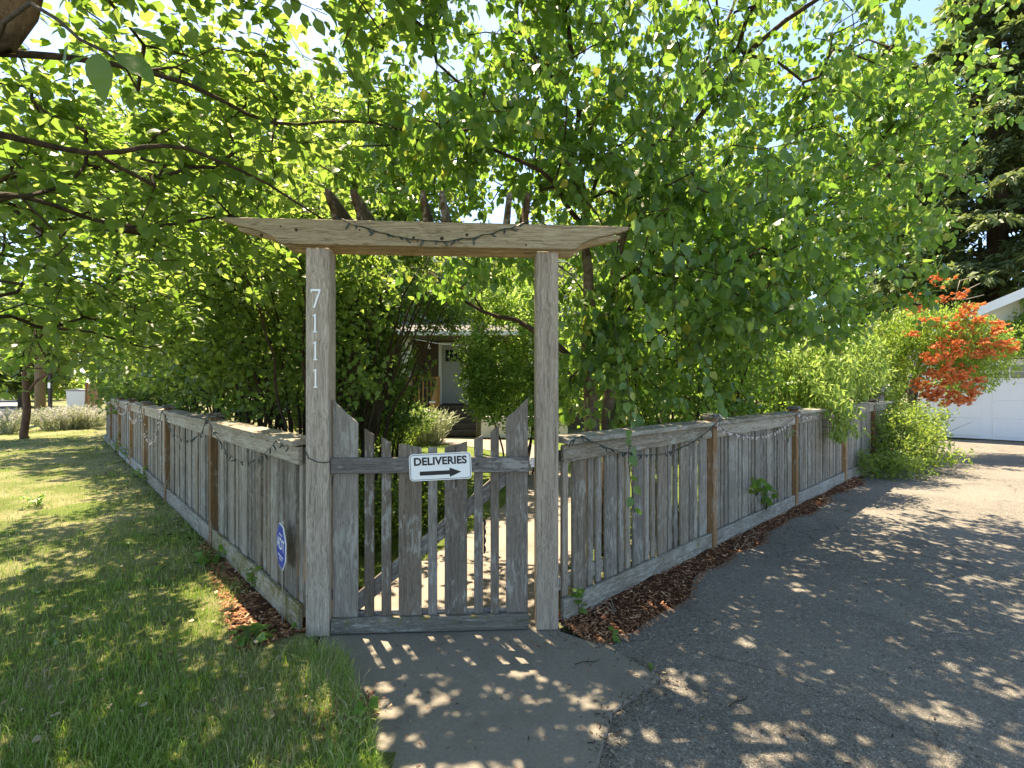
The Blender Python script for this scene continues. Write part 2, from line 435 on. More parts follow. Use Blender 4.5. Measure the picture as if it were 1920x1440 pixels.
M['trim'] = plain('white_trim_paint', (0.75, 0.75, 0.74), 0.5, 0.3, vary=0.03)
M['garage'] = plain('garage_door_paint', (0.74, 0.75, 0.78), 0.5, 0.3, vary=0.03)
M['roofing'] = plain('grey_roof_shingle', (0.16, 0.155, 0.15), 0.9, 0.1, vary=0.3, scale=18)
M['stone'] = plain('brown_stone_riser', (0.1, 0.075, 0.055), 0.85, 0.2, vary=0.5, scale=5)
M['orange_wood'] = wood('stained_porch_wood', (0.2, 0.1, 0.03), (0.4, 0.22, 0.08), (0.52, 0.32, 0.14), 'z')
M['door'] = plain('pale_door_paint', (0.36, 0.37, 0.35), 0.45, 0.3, vary=0.03)
M['yellow'] = plain('yellow_plastic', (0.75, 0.5, 0.03), 0.4, 0.4)
M['tar'] = wood('utility_pole_wood', (0.06, 0.045, 0.035), (0.16, 0.125, 0.1), (0.24, 0.2, 0.16), 'z')
M['carpaint'] = plain('pale_car_paint', (0.6, 0.61, 0.62), 0.2, 0.6, vary=0.02)
M['tyre'] = plain('black_rubber', (0.02, 0.02, 0.02), 0.8, 0.2)
t = NT('dark_window_glass')
M['glass'] = t.done(t.principled((0.02, 0.025, 0.03), 0.06, 0.7))

# ------------------------------------------------------------------ leaves and trees
LV = np.array([[0,0,0],[.36,0,0],[.7,0,0],[1,0,0],[.27,.34,.07],[.64,.27,.06],[.27,-.34,.07],[.64,-.27,.06]], np.float32)
LT = np.array([[0,1,4],[2,3,5],[0,6,1],[2,7,3]]); LQ = np.array([[1,2,5,4],[1,6,7,2]])
QV = np.array([[0,0,0],[.45,.3,.06],[1,0,0],[.45,-.3,.06]], np.float32)
QQ = np.array([[0,3,2,1]])

def unit(a):
    return a / np.maximum(np.linalg.norm(a, axis=-1, keepdims=True), 1e-9)

def leaf_mesh(name, pos, ax, nr, size, full=True, wid=1.0, droop=0.12, origin=(0,0,0)):
    """one mesh of many leaves; ax = direction of the leaf, nr = rough normal"""
    ax = unit(ax); sd = unit(np.cross(nr, ax)); nr = np.cross(ax, sd)
    T = LV if full else QV
    n, k = len(pos), len(T)
    x = T[None, :, 0:1]; y = T[None, :, 1:2]*wid; z = T[None, :, 2:3] - droop*x*x
    V = (pos - np.array(origin))[:, None, :] + size[:, None, None]*(x*ax[:, None, :] + y*sd[:, None, :] + z*nr[:, None, :])
    base = (np.arange(n)*k)[:, None, None]
    fs = [(base + LT[None]).reshape(-1, 3), (base + LQ[None]).reshape(-1, 4)] if full else [(base + QQ[None]).reshape(-1, 4)]
    return np_mesh(name, V.reshape(-1, 3), fs, smooth=full)

def single_leaf(name, wid=1.0, droop=0.12, curl=0.0):
    V = LV.copy(); V[:, 1] *= wid; V[:, 2] -= droop*V[:, 0]**2; V[:, 1] += curl*V[:, 0]**2
    return np_mesh(name, V, [LT, LQ], smooth=True)

def gap_noise(p, s=1.0):
    return (np.sin(p[:, 0]*2.3*s+1.7)*np.sin(p[:, 1]*2.9*s+.3)*np.sin(p[:, 2]*2.6*s+2.1)
            + 0.6*np.sin(p[:, 0]*5.1*s+p[:, 2]*3.3*s)*np.sin(p[:, 1]*4.7*s-p[:, 2]*4.1*s+1.0))

def sample_blobs(blobs, n, shell=0.4, gaps=-0.55, gs=1.0):
    vol = np.array([b[1][0]*b[1][1]*b[1][2]*(b[2] if len(b) > 2 else 1.0) for b in blobs])
    pick = rng.choice(len(blobs), size=n*4, p=vol/vol.sum())
    d = unit(rng.normal(size=(n*4, 3)))
    r = rng.random(n*4)**shell
    c = np.array([b[0] for b in blobs])[pick]; rad = np.array([b[1] for b in blobs])[pick]
    p = c + d*r[:, None]*rad
    p = p[gap_noise(p, gs) > gaps]
    return p[:n]

def grow(stems, pts, step=0.3, arch=0.1):
    """join every point to the nearest wood already grown; returns nodes, parents, tip index of every point"""
    P, par, plen = [], [], []
    for st in stems:
        for i, q in enumerate(st):
            P.append(q[:3]); par.append(-1 if i == 0 else len(P)-2)
            plen.append(0.0 if i == 0 else plen[-1] + float(np.linalg.norm(np.subtract(q[:3], st[i-1][:3]))))
    n0 = len(P)
    cap = n0 + len(pts)*14 + 50
    A = np.zeros((cap, 3)); A[:n0] = P
    par = par + [0]*(cap-n0); L = np.zeros(cap); L[:n0] = plen
    n = n0
    d0 = np.min(np.linalg.norm(pts[:, None, :] - A[None, :n0], axis=2), axis=1)
    tips = np.zeros(len(pts), int)
    for i in np.argsort(d0):
        p = pts[i]
        d = np.sqrt(((A[:n]-p)**2).sum(1))
        up = np.maximum(0, A[:n, 2]-p[2])*0.15
        j = int(np.argmin(d + 0.16*L[:n] + up))
        D = d[j]; k = max(1, min(12, int(D/step)+1))
        a = A[j].copy(); prev = j
        off = rng.normal(size=3)*0.09*D; off[2] += arch*D
        for q in range(1, k+1):
            f = q/k
            pos = a + (p-a)*f + off*math.sin(math.pi*f)
            A[n] = pos; par[n] = prev; L[n] = L[prev] + np.linalg.norm(pos-A[prev])
            prev = n; n += 1
            if n >= cap-14: break
        tips[i] = prev
        if n >= cap-14: break
    return A[:n], np.array(par[:n]), tips, n0

def branch_mesh(name, A, par, n0, tips, r0=0.0022, pw=0.42, rmax=0.05, k=4, origin=(0,0,0)):
    cnt = np.zeros(len(A))
    np.add.at(cnt, tips, 1)
    for i in range(len(A)-1, -1, -1):
        if par[i] >= 0: cnt[par[i]] += cnt[i]
    rad = np.minimum(rmax, r0*np.maximum(cnt, 1)**pw)
    idx = np.arange(n0, len(A))
    a = A[par[idx]]; b = A[idx]
    ra = np.minimum(rad[par[idx]], rad[idx]*1.25); rb = rad[idx]
    t = unit(b-a)
    ref = np.where(np.abs(t[:, 2:3]) > 0.9, np.array([[1., 0, 0]]), np.array([[0, 0, 1.]]))
    u = unit(np.cross(t, ref)); v = np.cross(t, u)
    ang = np.arange(k)*2*math.pi/k
    ring = np.cos(ang)[None, :, None]*u[:, None, :] + np.sin(ang)[None, :, None]*v[:, None, :]
    V = np.concatenate([a[:, None, :] + ring*ra[:, None, None], b[:, None, :] + ring*rb[:, None, None]], axis=1) - np.array(origin)
    q = np.array([[j, (j+1) % k, k+(j+1) % k, k+j] for j in range(k)])
    base = (np.arange(len(idx))*2*k)[:, None, None]
    return np_mesh(name, V.reshape(-1, 3), [(base+q[None]).reshape(-1, 4)], smooth=True)

def twig_leaves(A, par, tips, per, twig, size, mode, petiole=0.02, outw=None):
    n = len(tips)
    tip = A[tips]; d = unit(tip - A[par[tips]] + rng.normal(size=(n, 3))*0.12)
    idx = np.repeat(np.arange(n), per)
    m = len(idx)
    s = rng.random(m)*1.15 - 0.15
    lat = rng.normal(size=(m, 3))
    dd = d[idx]
    lat = unit(lat - (lat*dd).sum(1, keepdims=True)*dd)
    pos = tip[idx] - dd*(s*twig)[:, None] + lat*(rng.random(m)*petiole*3+petiole*0.4)[:, None]
    sz = size[0] + (size[1]-size[0])*rng.random(m)**0.8
    if mode == 'hang':
        pos[:, 2] -= rng.random(m)*0.05
        ax = np.stack([rng.normal(size=m)*0.42, rng.normal(size=m)*0.42, np.full(m, -1.0)], 1) + lat*0.3
        nr = rng.normal(size=(m, 3)); nr[:, 2] *= 0.35; nr[:, 2] += 0.25
        k = rng.random(m) < 0.3
        ax[k] = (dd*0.4 + lat)[k] + np.array([0, 0, -0.45]); nr[k] = rng.normal(size=(k.sum(), 3))*0.4 + np.array([0, 0, 1.0])
    elif mode == 'flat':
        ax = dd*0.6 + lat*np.array([1, 1, 0.45]) + np.array([0, 0, -0.22])
        nr = rng.normal(size=(m, 3))*0.42 + np.array([0, 0, 1.0])
    else:
        ax = lat + dd*0.5 + rng.normal(size=(m, 3))*0.3
        nr = rng.normal(size=(m, 3))*0.75 + np.array([0, 0, 0.7])
    return pos, ax, nr, sz

def project(p):
    y = np.maximum(p[:, 1], 1e-3)
    return 960 + F*p[:, 0]/y, 719 - F*(p[:, 2]-CAMH)/y, y

def leaf_parts(root, name, mats, pos, ax, nr, sz, wid, droop, count):
    """the leaves that show largest become objects of their own; returns the mask of the rest"""
    px, py, dy = project(pos)
    ok = (px > 0) & (px < 1920) & (py > 0) & (py < 1440) & (pos[:, 1] > 0.4)
    score = np.where(ok, sz/dy, 0)
    top = np.argsort(-score)[:count]
    top = top[score[top] > 0]
    meshes = [single_leaf(name, wid, droop*f, c) for f, c in ((1, 0), (2.2, .1), (0.2, -.08), (1.5, -.12), (0.6, .14))]
    for m in meshes: m.materials.append(mats)
    axn = unit(ax[top]); sd = unit(np.cross(nr[top], axn)); nn = np.cross(axn, sd)
    base = np.array(root.location)
    for i, k in enumerate(top):
        o = bpy.data.objects.new(name, meshes[i % len(meshes)])
        mt = Matrix((axn[i], sd[i], nn[i])).transposed()
        o.rotation_mode = 'QUATERNION'
        o.rotation_quaternion = mt.to_quaternion()
        o.location = pos[k] - base
        s = float(sz[k]); o.scale = (s, s, s)
        o.parent = root
        COL.objects.link(o)
    keep = np.ones(len(pos), bool); keep[top] = False
    return keep

def make_tree(name, label, cat, base, stems, blobs, npts, per, size, leaf, barkm, mode='bush', twig=0.25, full=True,
              wid=1.0, droop=0.12, parts=0, group=None, keep=None, step=0.3, r0=0.0022, pw=0.42, rmax=0.05, shell=0.4,
              gaps=-0.55, arch=0.1, trunk_name='trunk', extra_pts=None, branch_mat=None, leafless=None, kseg=10, gs=1.0):
    root = empty(name, base)
    tag(root, label, cat, group)
    for si, st in enumerate(stems):
        # smooth the stem a little so that the trunk bends rather than kinks
        P = [Vector(q[:3]) for q in st]; Rr = [q[3] for q in st]
        pts, rr = [], []
        for i in range(len(P)-1):
            a = P[max(i-1, 0)]; b = P[i]; c = P[i+1]; d = P[min(i+2, len(P)-1)]
            for f in (0, 0.25, 0.5, 0.75):
                f2, f3 = f*f, f*f*f
                pts.append(0.5*((2*b) + (c-a)*f + (2*a-5*b+4*c-d)*f2 + (3*b-a-3*c+d)*f3))
                rr.append(Rr[i]*(1-f)+Rr[i+1]*f)
        pts.append(P[-1]); rr.append(Rr[-1])
        wob = .02 if rr[0] > .06 else .03 if rr[0] > .022 else .012
        ph = random.uniform(0, 6)
        pts = [p + Vector((math.sin(i*1.1+ph)+.6*math.sin(i*2.3+ph*2), math.cos(i*.9+ph*1.7)+.5*math.sin(i*2.9+ph), .6*math.sin(i*1.3+ph*.6)))*wob*min(1, i/4) for i, p in enumerate(pts)]
        m_ = MB(); m_.tube([p-Vector(base) for p in pts], rr, kseg if rr[0] > .03 else min(kseg, 6))
        thick = si == 0 or rr[0] > .05 or trunk_name == 'stem'
        m_.build(trunk_name if thick else 'limb', barkm if thick else (branch_mat or barkm), root, smooth=True)
    pts = sample_blobs(blobs, npts, shell, gaps, gs)
    if extra_pts is not None: pts = np.concatenate([pts, extra_pts])
    if keep is not None: pts = pts[keep(pts)]
    A, par, tips, n0 = grow([[q for q in st] for st in stems], pts, step, arch)
    if len(A) > n0:
        wrap('bough', branch_mesh('bough', A, par, n0, tips, r0, pw, rmax, 4, base), branch_mat or barkm, root)['kind'] = 'stuff'
    pos, ax, nr, sz = twig_leaves(A, par, tips, per, twig, size, mode)
    if keep is not None:
        k = keep(pos); pos, ax, nr, sz = pos[k], ax[k], nr[k], sz[k]
    if leafless is not None:
        k = ~leafless(pos); pos, ax, nr, sz = pos[k], ax[k], nr[k], sz[k]
    if parts:
        k = leaf_parts(root, 'leaf', leaf, pos, ax, nr, sz, wid, droop, parts)
        pos, ax, nr, sz = pos[k], ax[k], nr[k], sz[k]
    c = wrap('crown', leaf_mesh('crown', pos, ax, nr, sz, full, wid, droop, base), leaf, root)
    if parts: c['kind'] = 'stuff'
    return root

# ------------------------------------------------------------------ ground
def sheet(name, poly, z, mat, thick=0.0, kind='structure', parent=None):
    m = MB()
    if thick > 0: m.prism([(p[0], p[1]) for p in poly], z-thick, z, 'z')
    else: m.add([(p[0], p[1], z) for p in poly], [tuple(range(len(poly)))])
    o = m.build(name, mat, parent, bevel=0.006 if thick > 0 else 0)
    if kind: o['kind'] = kind
    return o

def inpoly(px, py, poly):
    c = np.zeros(len(px), bool)
    j = len(poly)-1
    for i in range(len(poly)):
        xi, yi = poly[i][:2]; xj, yj = poly[j][:2]
        k = ((yi > py) != (yj > py)) & (px < (xj-xi)*(py-yi)/(yj-yi+1e-12)+xi)
        c ^= k; j = i
    return c

sheet('ground', [(-400, -300), (400, -300), (400, 600), (-400, 600)], -0.03, M['terrain'])

FL0 = Vector((-1.286, 3.05, 0)); FLD = Vector((-0.687, 0.727, 0)).normalized(); FLN = Vector((-0.727, -0.687, 0)).normalized()
FR0 = Vector((0.299, 3.13, 0)); FRD = Vector((1.075, 1, 0)).normalized(); FRN = Vector((0.681, -0.732, 0)).normalized()
def fl(s, off=0.0): p = FL0 + FLD*s + FLN*off; return (p.x, p.y)
def fr(s, off=0.0): p = FR0 + FRD*s + FRN*off; return (p.x, p.y)

# driveway: from behind the camera to the garage
sheet('driveway', [(-0.35, -8), (22, -8), (30, 5), (19.5, 12.0), fr(15.5, -0.35), fr(9.5, 0.1), fr(0.0, 0.18), (0.2, 2.7)], 0.0, M['asphalt'])

# concrete slab in front of the gate
slab = [(-1.22, 3.2), gp(600, 1200), (-0.92, 2.55), gp(690, 1362), (-0.52, 1.9), (-0.45, 1.2), (0.3, 1.2), gp(1120, 1440), gp(1150, 1338), gp(1240, 1273), gp(1150, 1222), gp(1052, 1188), (0.29, 3.2)]
sheet('walkway', slab, 0.018, M['concrete'], 0.06)

# lawn strip outside the left fence
lawn_poly = [(-0.98, 2.75), (-1.18, 2.92), fl(0.15, 0.05), fl(16.5, 0.05), fl(26, 0.05), fl(26, 3.6), fl(12, 3.3), (-6.2, 1.2), (-6, -3), (-0.5, -3), (-0.44, 1.2), (-0.5, 1.9), gp(694, 1362), (-0.9, 2.55)]
def grid_sheet(name, poly, mat, zf, step=0.12, kind='structure', zbase=0.0):
    xs = [p[0] for p in poly]; ys = [p[1] for p in poly]
    X = np.arange(min(xs), max(xs)+step, step); Y = np.arange(min(ys), max(ys)+step, step)
    gx, gy = np.meshgrid(X, Y)
    z = zf(gx.ravel(), gy.ravel())
    V = np.stack([gx.ravel(), gy.ravel(), z], 1)
    nx = len(X); ny = len(Y)
    i, j = np.meshgrid(np.arange(nx-1), np.arange(ny-1))
    a = (j*nx+i).ravel()
    cx = (gx[:-1, :-1]+step/2).ravel(); cy = (gy[:-1, :-1]+step/2).ravel()
    ok = inpoly(cx, cy, poly)
    a = a[ok]
    q = np.stack([a, a+1, a+nx+1, a+nx], 1)
    used = np.unique(q); remap = np.zeros(len(V), int); remap[used] = np.arange(len(used))
    o = wrap(name, np_mesh(name, V[used], [remap[q]], smooth=True), mat)
    if kind: o['kind'] = kind
    return o
def lawn_z(x, y):
    return 0.012 + 0.012*np.sin(x*2.1+.4)*np.sin(y*1.7+1) + 0.006*np.sin(x*6.1)*np.sin(y*5.3)
grid_sheet('lawn', lawn_poly, M['lawn'], lawn_z, 0.14)

def blades(name, label, poly, zf, n, hrange, wid, dens=None, mat=None, lean=0.5, camweight=True, avoid=None):
    xs = [p[0] for p in poly]; ys = [p[1] for p in poly]
    out = []
    tries = 0
    got = 0
    while got < n and tries < 60:
        tries += 1
        m = n*2
        if camweight:   # more blades where the picture sees them larger
            py = 735 + (1700-735)*rng.random(m)**1.15; d = F*CAMH/(py-719)
            px = -200 + 2320*rng.random(m)
            x = (px-960)/F*d; y = d
        else:
            x = min(xs)+(max(xs)-min(xs))*rng.random(m); y = min(ys)+(max(ys)-min(ys))*rng.random(m)
        k = inpoly(x, y, poly)
        if dens is not None: k &= rng.random(m) < dens(x, y)
        x, y = x[k], y[k]
        out.append(np.stack([x, y], 1)); got += len(x)
    p = np.concatenate(out)[:n]
    # gather into tufts
    n = len(p)
    z = zf(p[:, 0], p[:, 1])
    a = rng.random(n)*2*math.pi
    h = hrange[0] + (hrange[1]-hrange[0])*rng.random(n)**2.2
    far = np.clip(p[:, 1]/6.0, 0.8, 3.0)
    ww = wid*far*(0.6+0.8*rng.random(n))
    ln = lean*(0.3+rng.random(n))*h
    dx, dy = np.cos(a), np.sin(a)
    b = rng.random(n)*2*math.pi
    sx, sy = np.cos(b)*ww, np.sin(b)*ww
    V = np.zeros((n, 5, 3))
    V[:, 0] = np.stack([p[:, 0]-sx, p[:, 1]-sy, z-0.004], 1); V[:, 1] = np.stack([p[:, 0]+sx, p[:, 1]+sy, z-0.004], 1)
    mx, my, mz = p[:, 0]+dx*ln*0.35, p[:, 1]+dy*ln*0.35, z+h*0.6
    V[:, 2] = np.stack([mx+sx*.7, my+sy*.7, mz], 1); V[:, 3] = np.stack([mx-sx*.7, my-sy*.7, mz], 1)
    V[:, 4] = np.stack([p[:, 0]+dx*ln*1.25, p[:, 1]+dy*ln*1.25, z+h*(0.93-0.25*rng.random(n))], 1)
    base = (np.arange(n)*5)[:, None, None]
    me = np_mesh(name, V.reshape(-1, 3), [(base+np.array([[[0, 1, 2, 3]]])).reshape(-1, 4), (base+np.array([[[3, 2, 4]]])).reshape(-1, 3)])
    o = wrap(name, me, mat or M['grass'])
    tag(o, label, 'grass', kind='stuff')
    return o

def nz2(x, y, s): return 0.5+0.5*np.sin(x*1.9*s+.7*np.sin(y*2.3*s))*np.sin(y*1.7*s+1.1+.8*np.sin(x*1.3*s))
def mulch_left(x, y):     # bare bark strip along the foot of the left fence
    s = (x-FL0.x)*FLD.x+(y-FL0.y)*FLD.y; o = (x-FL0.x)*FLN.x+(y-FL0.y)*FLN.y
    return np.clip((0.34 - 0.1*s + 0.08*np.sin(s*5) - o)/0.1, 0, 1)*(s < 2.3)*(s > -0.12)
blades('lawn_grass', 'short patchy green and straw grass of the lawn strip beside the left fence', lawn_poly, lawn_z, 70000, (0.015, 0.09), 0.002,
       dens=lambda x, y: np.clip(0.3+0.9*nz2(x, y, 1.7)*nz2(x, y, 4.1)+0.25*nz2(x, y, 9), 0, 1)*(1-mulch_left(x, y)))
near_lawn = [(-0.98, 2.7), (-1.3, 3.05), (-4.0, 6.0), (-6.1, 1.3), (-6, -1.5), (-0.5, -1.5), (-0.44, 1.2), (-0.5, 1.9), (-.8, 2.4)]
blades('lawn_grass', 'short grass of the lawn strip close in front of the left fence', near_lawn, lawn_z, 20000, (0.02, 0.085), 0.0026,
       dens=lambda x, y: 1-mulch_left(x, y), camweight=False)
edge = [(-1.0, 2.85), (-0.82, 2.55), gp(668, 1310), gp(700, 1362), (-0.46, 1.8), (-0.6, 1.6), (-0.78, 2.1), (-1.05, 2.5), (-1.25, 2.8)]
blades('edge_grass', 'longer grass tufts leaning over the left edge of the concrete walkway', edge, lawn_z, 2600, (0.05, 0.16), 0.0018, lean=0.7, camweight=False)

# garden inside the fences: lawn, path, beds
gl_poly = [(-6, 6.0), (-2.2, 4.2), (-0.75, 3.5), (0.0, 3.5), (0.6, 4.2), (1.6, 5.5), (4.5, 9.0), (4.0, 13.5), (-6, 13.6)]
grid_sheet('garden_lawn', gl_poly, M['lawn_green'], lambda x, y: 0.004+0*x, 0.25)
path = [(-1.12, 3.12), (.16, 3.14), (.5, 4.2), (.8, 5.6), (.98, 7.4), (.95, 9.4), (.75, 11.2), (.4, 13.3), (-2.5, 13.9), (-2.3, 12.9), (-1.0, 12.0), (-.15, 10.8), (.08, 9.2), (.1, 7.6), (-.1, 6.2), (-.4, 5.2), (-.75, 4.3), (-1.05, 3.8)]
sheet('garden_path', path, 0.02, M['path'], 0.04)
blades('garden_grass', 'bright sunlit mown lawn inside the garden behind the gate', gl_poly, lambda x, y: 0.006+0*x, 18000, (0.02, 0.06), 0.0022,
       dens=lambda x, y: (~inpoly(x, y, path)).astype(float), mat=M['grass'])

# street beyond the lawn strip
road_poly = [fl(-8, 3.9), fl(12, 3.6), fl(19, 2.9), fl(40, 2.7), fl(120, 2.5), fl(120, 13), fl(-8, 13)]
sheet('road', road_poly, -0.012, M['road'])

# mulch strip along the right fence
def mulch_w(s): return 0.17 + 0.16*np.exp(-((s-0.8)/1.0)**2) + 0.05*np.sin(s*3.1) + 0.03*np.sin(s*7.7)
def mulch_sheet(name, P, D, Nn, s0, s1, wf, hgt, mat):
    ns, no = int((s1-s0)/0.06), 8
    V, Q = [], []
    for i in range(ns+1):
        s = s0+(s1-s0)*i/ns
        ww = float(wf(s))
        for j in range(no+1):
            o = -0.06 + (ww+0.06)*j/no
            f = j/no
            zz = 0.006 + hgt*(1-f**1.5)*(0.75+0.35*math.sin(s*9+j)*math.sin(s*4.3))
            if j == no: zz = 0.003
            p = P + D*s + Nn*o
            V.append((p.x, p.y, zz))
    for i in range(ns):
        for j in range(no):
            a = i*(no+1)+j
            Q.append((a, a+1, a+no+2, a+no+1))
    o = wrap(name, np_mesh(name, np.array(V), [np.array(Q)], smooth=True), mat)
    o['kind'] = 'structure'
    return o
mulch_sheet('mulch_bed', FR0, FRD, FRN, -0.02, 7.2, mulch_w, 0.065, M['mulch_base'])
mulch_sheet('mulch_bed', FL0, FLD, FLN, 0.02, 2.4, lambda s: max(0.05, 0.36-0.11*s+0.06*math.sin(s*5)), 0.03, M['mulch_base'])

def chips(name, label, P, n, size, mat, zf, cat='mulch'):
    """flat splinters lying at random on the ground"""
    m = len(P)
    L = size[0]+(size[1]-size[0])*rng.random(m)**2; W = L*(0.12+0.2*rng.random(m)); H = W*0.4
    a = rng.random(m)*2*math.pi; tl = rng.normal(size=m)*0.3
    ax = np.stack([np.cos(a)*np.cos(tl), np.sin(a)*np.cos(tl), np.sin(tl)], 1)
    sd = np.stack([-np.sin(a), np.cos(a), rng.normal(size=m)*0.25], 1)
    nr = np.cross(ax, sd)
    c = np.stack([P[:, 0], P[:, 1], zf + H], 1)
    T = np.array([[-1,-1,-1],[1,-.6,-1],[1,.6,-1],[-1,1,-1],[-.9,-.8,1],[.8,-.5,1],[.8,.5,1],[-.9,.7,1]])
    V = c[:, None, :] + T[None, :, 0:1]*(L/2)[:, None, None]*ax[:, None, :] + T[None, :, 1:2]*(W/2)[:, None, None]*sd[:, None, :] + T[None, :, 2:3]*(H/2)[:, None, None]*nr[:, None, :]
    q = np.array([[4,5,6,7],[0,1,5,4],[1,2,6,5],[2,3,7,6],[3,0,4,7]])
    base = (np.arange(m)*8)[:, None, None]
    o = wrap(name, np_mesh(name, V.reshape(-1, 3), [(base+q[None]).reshape(-1, 4)]), mat)
    tag(o, label, cat, kind='stuff')
    return o
s = rng.random(11000)**1.5*7.2 - 0.02
ww = mulch_w(s); o = -0.04 + (ww+0.09)*rng.random(11000)**1.1
P = np.array([fr(a, b) for a, b in zip(s, o)])
chips('bark_mulch', 'reddish brown bark mulch heaped along the foot of the right fence', P, 11000, (0.008, 0.038), M['chip'],
      0.01 + 0.06*np.clip(1-(o+0.05)/(ww+0.05), 0, 1)**0.8)
s = rng.random(3500)**1.3*2.4
o = -0.02 + np.maximum(0.08, 0.4-0.11*s)*rng.random(3500)
P = np.array([fl(a, b) for a, b in zip(s, o)])
chips('bark_mulch', 'brown bark mulch scattered between the lawn and the left fence', P, 3500, (0.012, 0.06), M['chip'], 0.02+0*s)
# mulch at the walkway's grass corner
P = np.array(gp(655, 1340)[:2]) + rng.normal(size=(500, 2))*np.array([0.06, 0.07])
chips('bark_mulch', 'small patch of brown bark at the grassy corner of the walkway', P, 500, (0.01, 0.05), M['chip'], 0.022+0.02*rng.random(500))
# debris on the drive: chips and twigs, thicker near the fence
n = 5200
s = rng.random(n)**1.2*7.5 - 0.6; o = 0.1 + 3.4*rng.random(n)**2.6
P = np.array([fr(a, b) for a, b in zip(s, o)])
chips('leaf_litter', 'tiny bark crumbs and leaf bits scattered over the driveway asphalt', P, n, (0.004, 0.024), M['litter'], 0.003+0*s, 'debris')
n = 420
P = np.stack([-0.8+1.4*rng.random(n), 1.9+1.1*rng.random(n)], 1)
P2 = np.array(gp(1030, 1215)[:2]) + rng.normal(size=(160, 2))*np.array([0.16, 0.06])
P = np.concatenate([P, P2])
chips('leaf_litter', 'dark crumbs lying on the concrete walkway before the gate', P, len(P), (0.004, 0.02), M['chip'], 0.02+np.zeros(len(P)), 'debris')
q = rng.random((800, 1)); A_ = np.array([(*gp(1052, 1190)[:2],), (*gp(1240, 1273)[:2],), (*gp(1150, 1338)[:2],), (*gp(1120, 1440)[:2],)])
k_ = np.minimum((q[:, 0]*3).astype(int), 2); f_ = (q[:, 0]*3-k_)[:, None]
P = A_[k_]*(1-f_)+A_[k_+1]*f_ + rng.normal(size=(800, 2))*0.05
chips('leaf_litter', 'dark bark crumbs gathered along the edge between walkway and driveway', P, 800, (0.005, 0.024), M['litter'], 0.012+0.01*rng.random(800), 'debris')
n = 1100
s = 1.6+9*rng.random(n)**1.3; o = 0.03+.5*rng.random(n)**2
P = np.array([fl(a, b) for a, b in zip(s, o)])
chips('leaf_litter', 'dry bark and leaf crumbs along the foot of the left fence', P, n, (0.01, 0.06), M['litter'], 0.025+0*s, 'debris')
# dry leaves on the lawn
n = 300
py = 880 + 520*rng.random(n); d = F*CAMH/(py-719); px = 640*rng.random(n)
P = np.stack([(px-960)/F*d, d], 1); P = P[inpoly(P[:, 0], P[:, 1], lawn_poly)]
m = len(P)
me = leaf_mesh('fallen_leaf', np.concatenate([P, (lawn_z(P[:, 0], P[:, 1])+0.03)[:, None]], 1), np.concatenate([rng.normal(size=(m, 2)), 0.1*rng.normal(size=(m, 1))], 1),
               np.array([0, 0, 1.])+0.3*rng.normal(size=(m, 3)), 0.012+0.03*rng.random(m)**2)
tag(wrap('fallen_leaves', me, M['dry']), 'dry curled leaves scattered over the lawn grass', 'leaves', kind='stuff')

# ------------------------------------------------------------------ fences
def slat_meshes(w, h, n=4):
    out = []
    for i in range(n):
        m = MB(); m.box(-w/2, w/2, -0.012, 0.012, -h/2, h/2)
        me = m.mesh('slat', 0.004)
        for v in me.vertices:
            v.co.x += random.uniform(-0.0015, 0.0015); v.co.y += random.uniform(-0.001, 0.001)
        me.materials.append(M['slat'])
        out.append(me)
    return out
WIDE, NARROW = slat_meshes(0.132, 1.07), slat_meshes(0.058, 1.07)

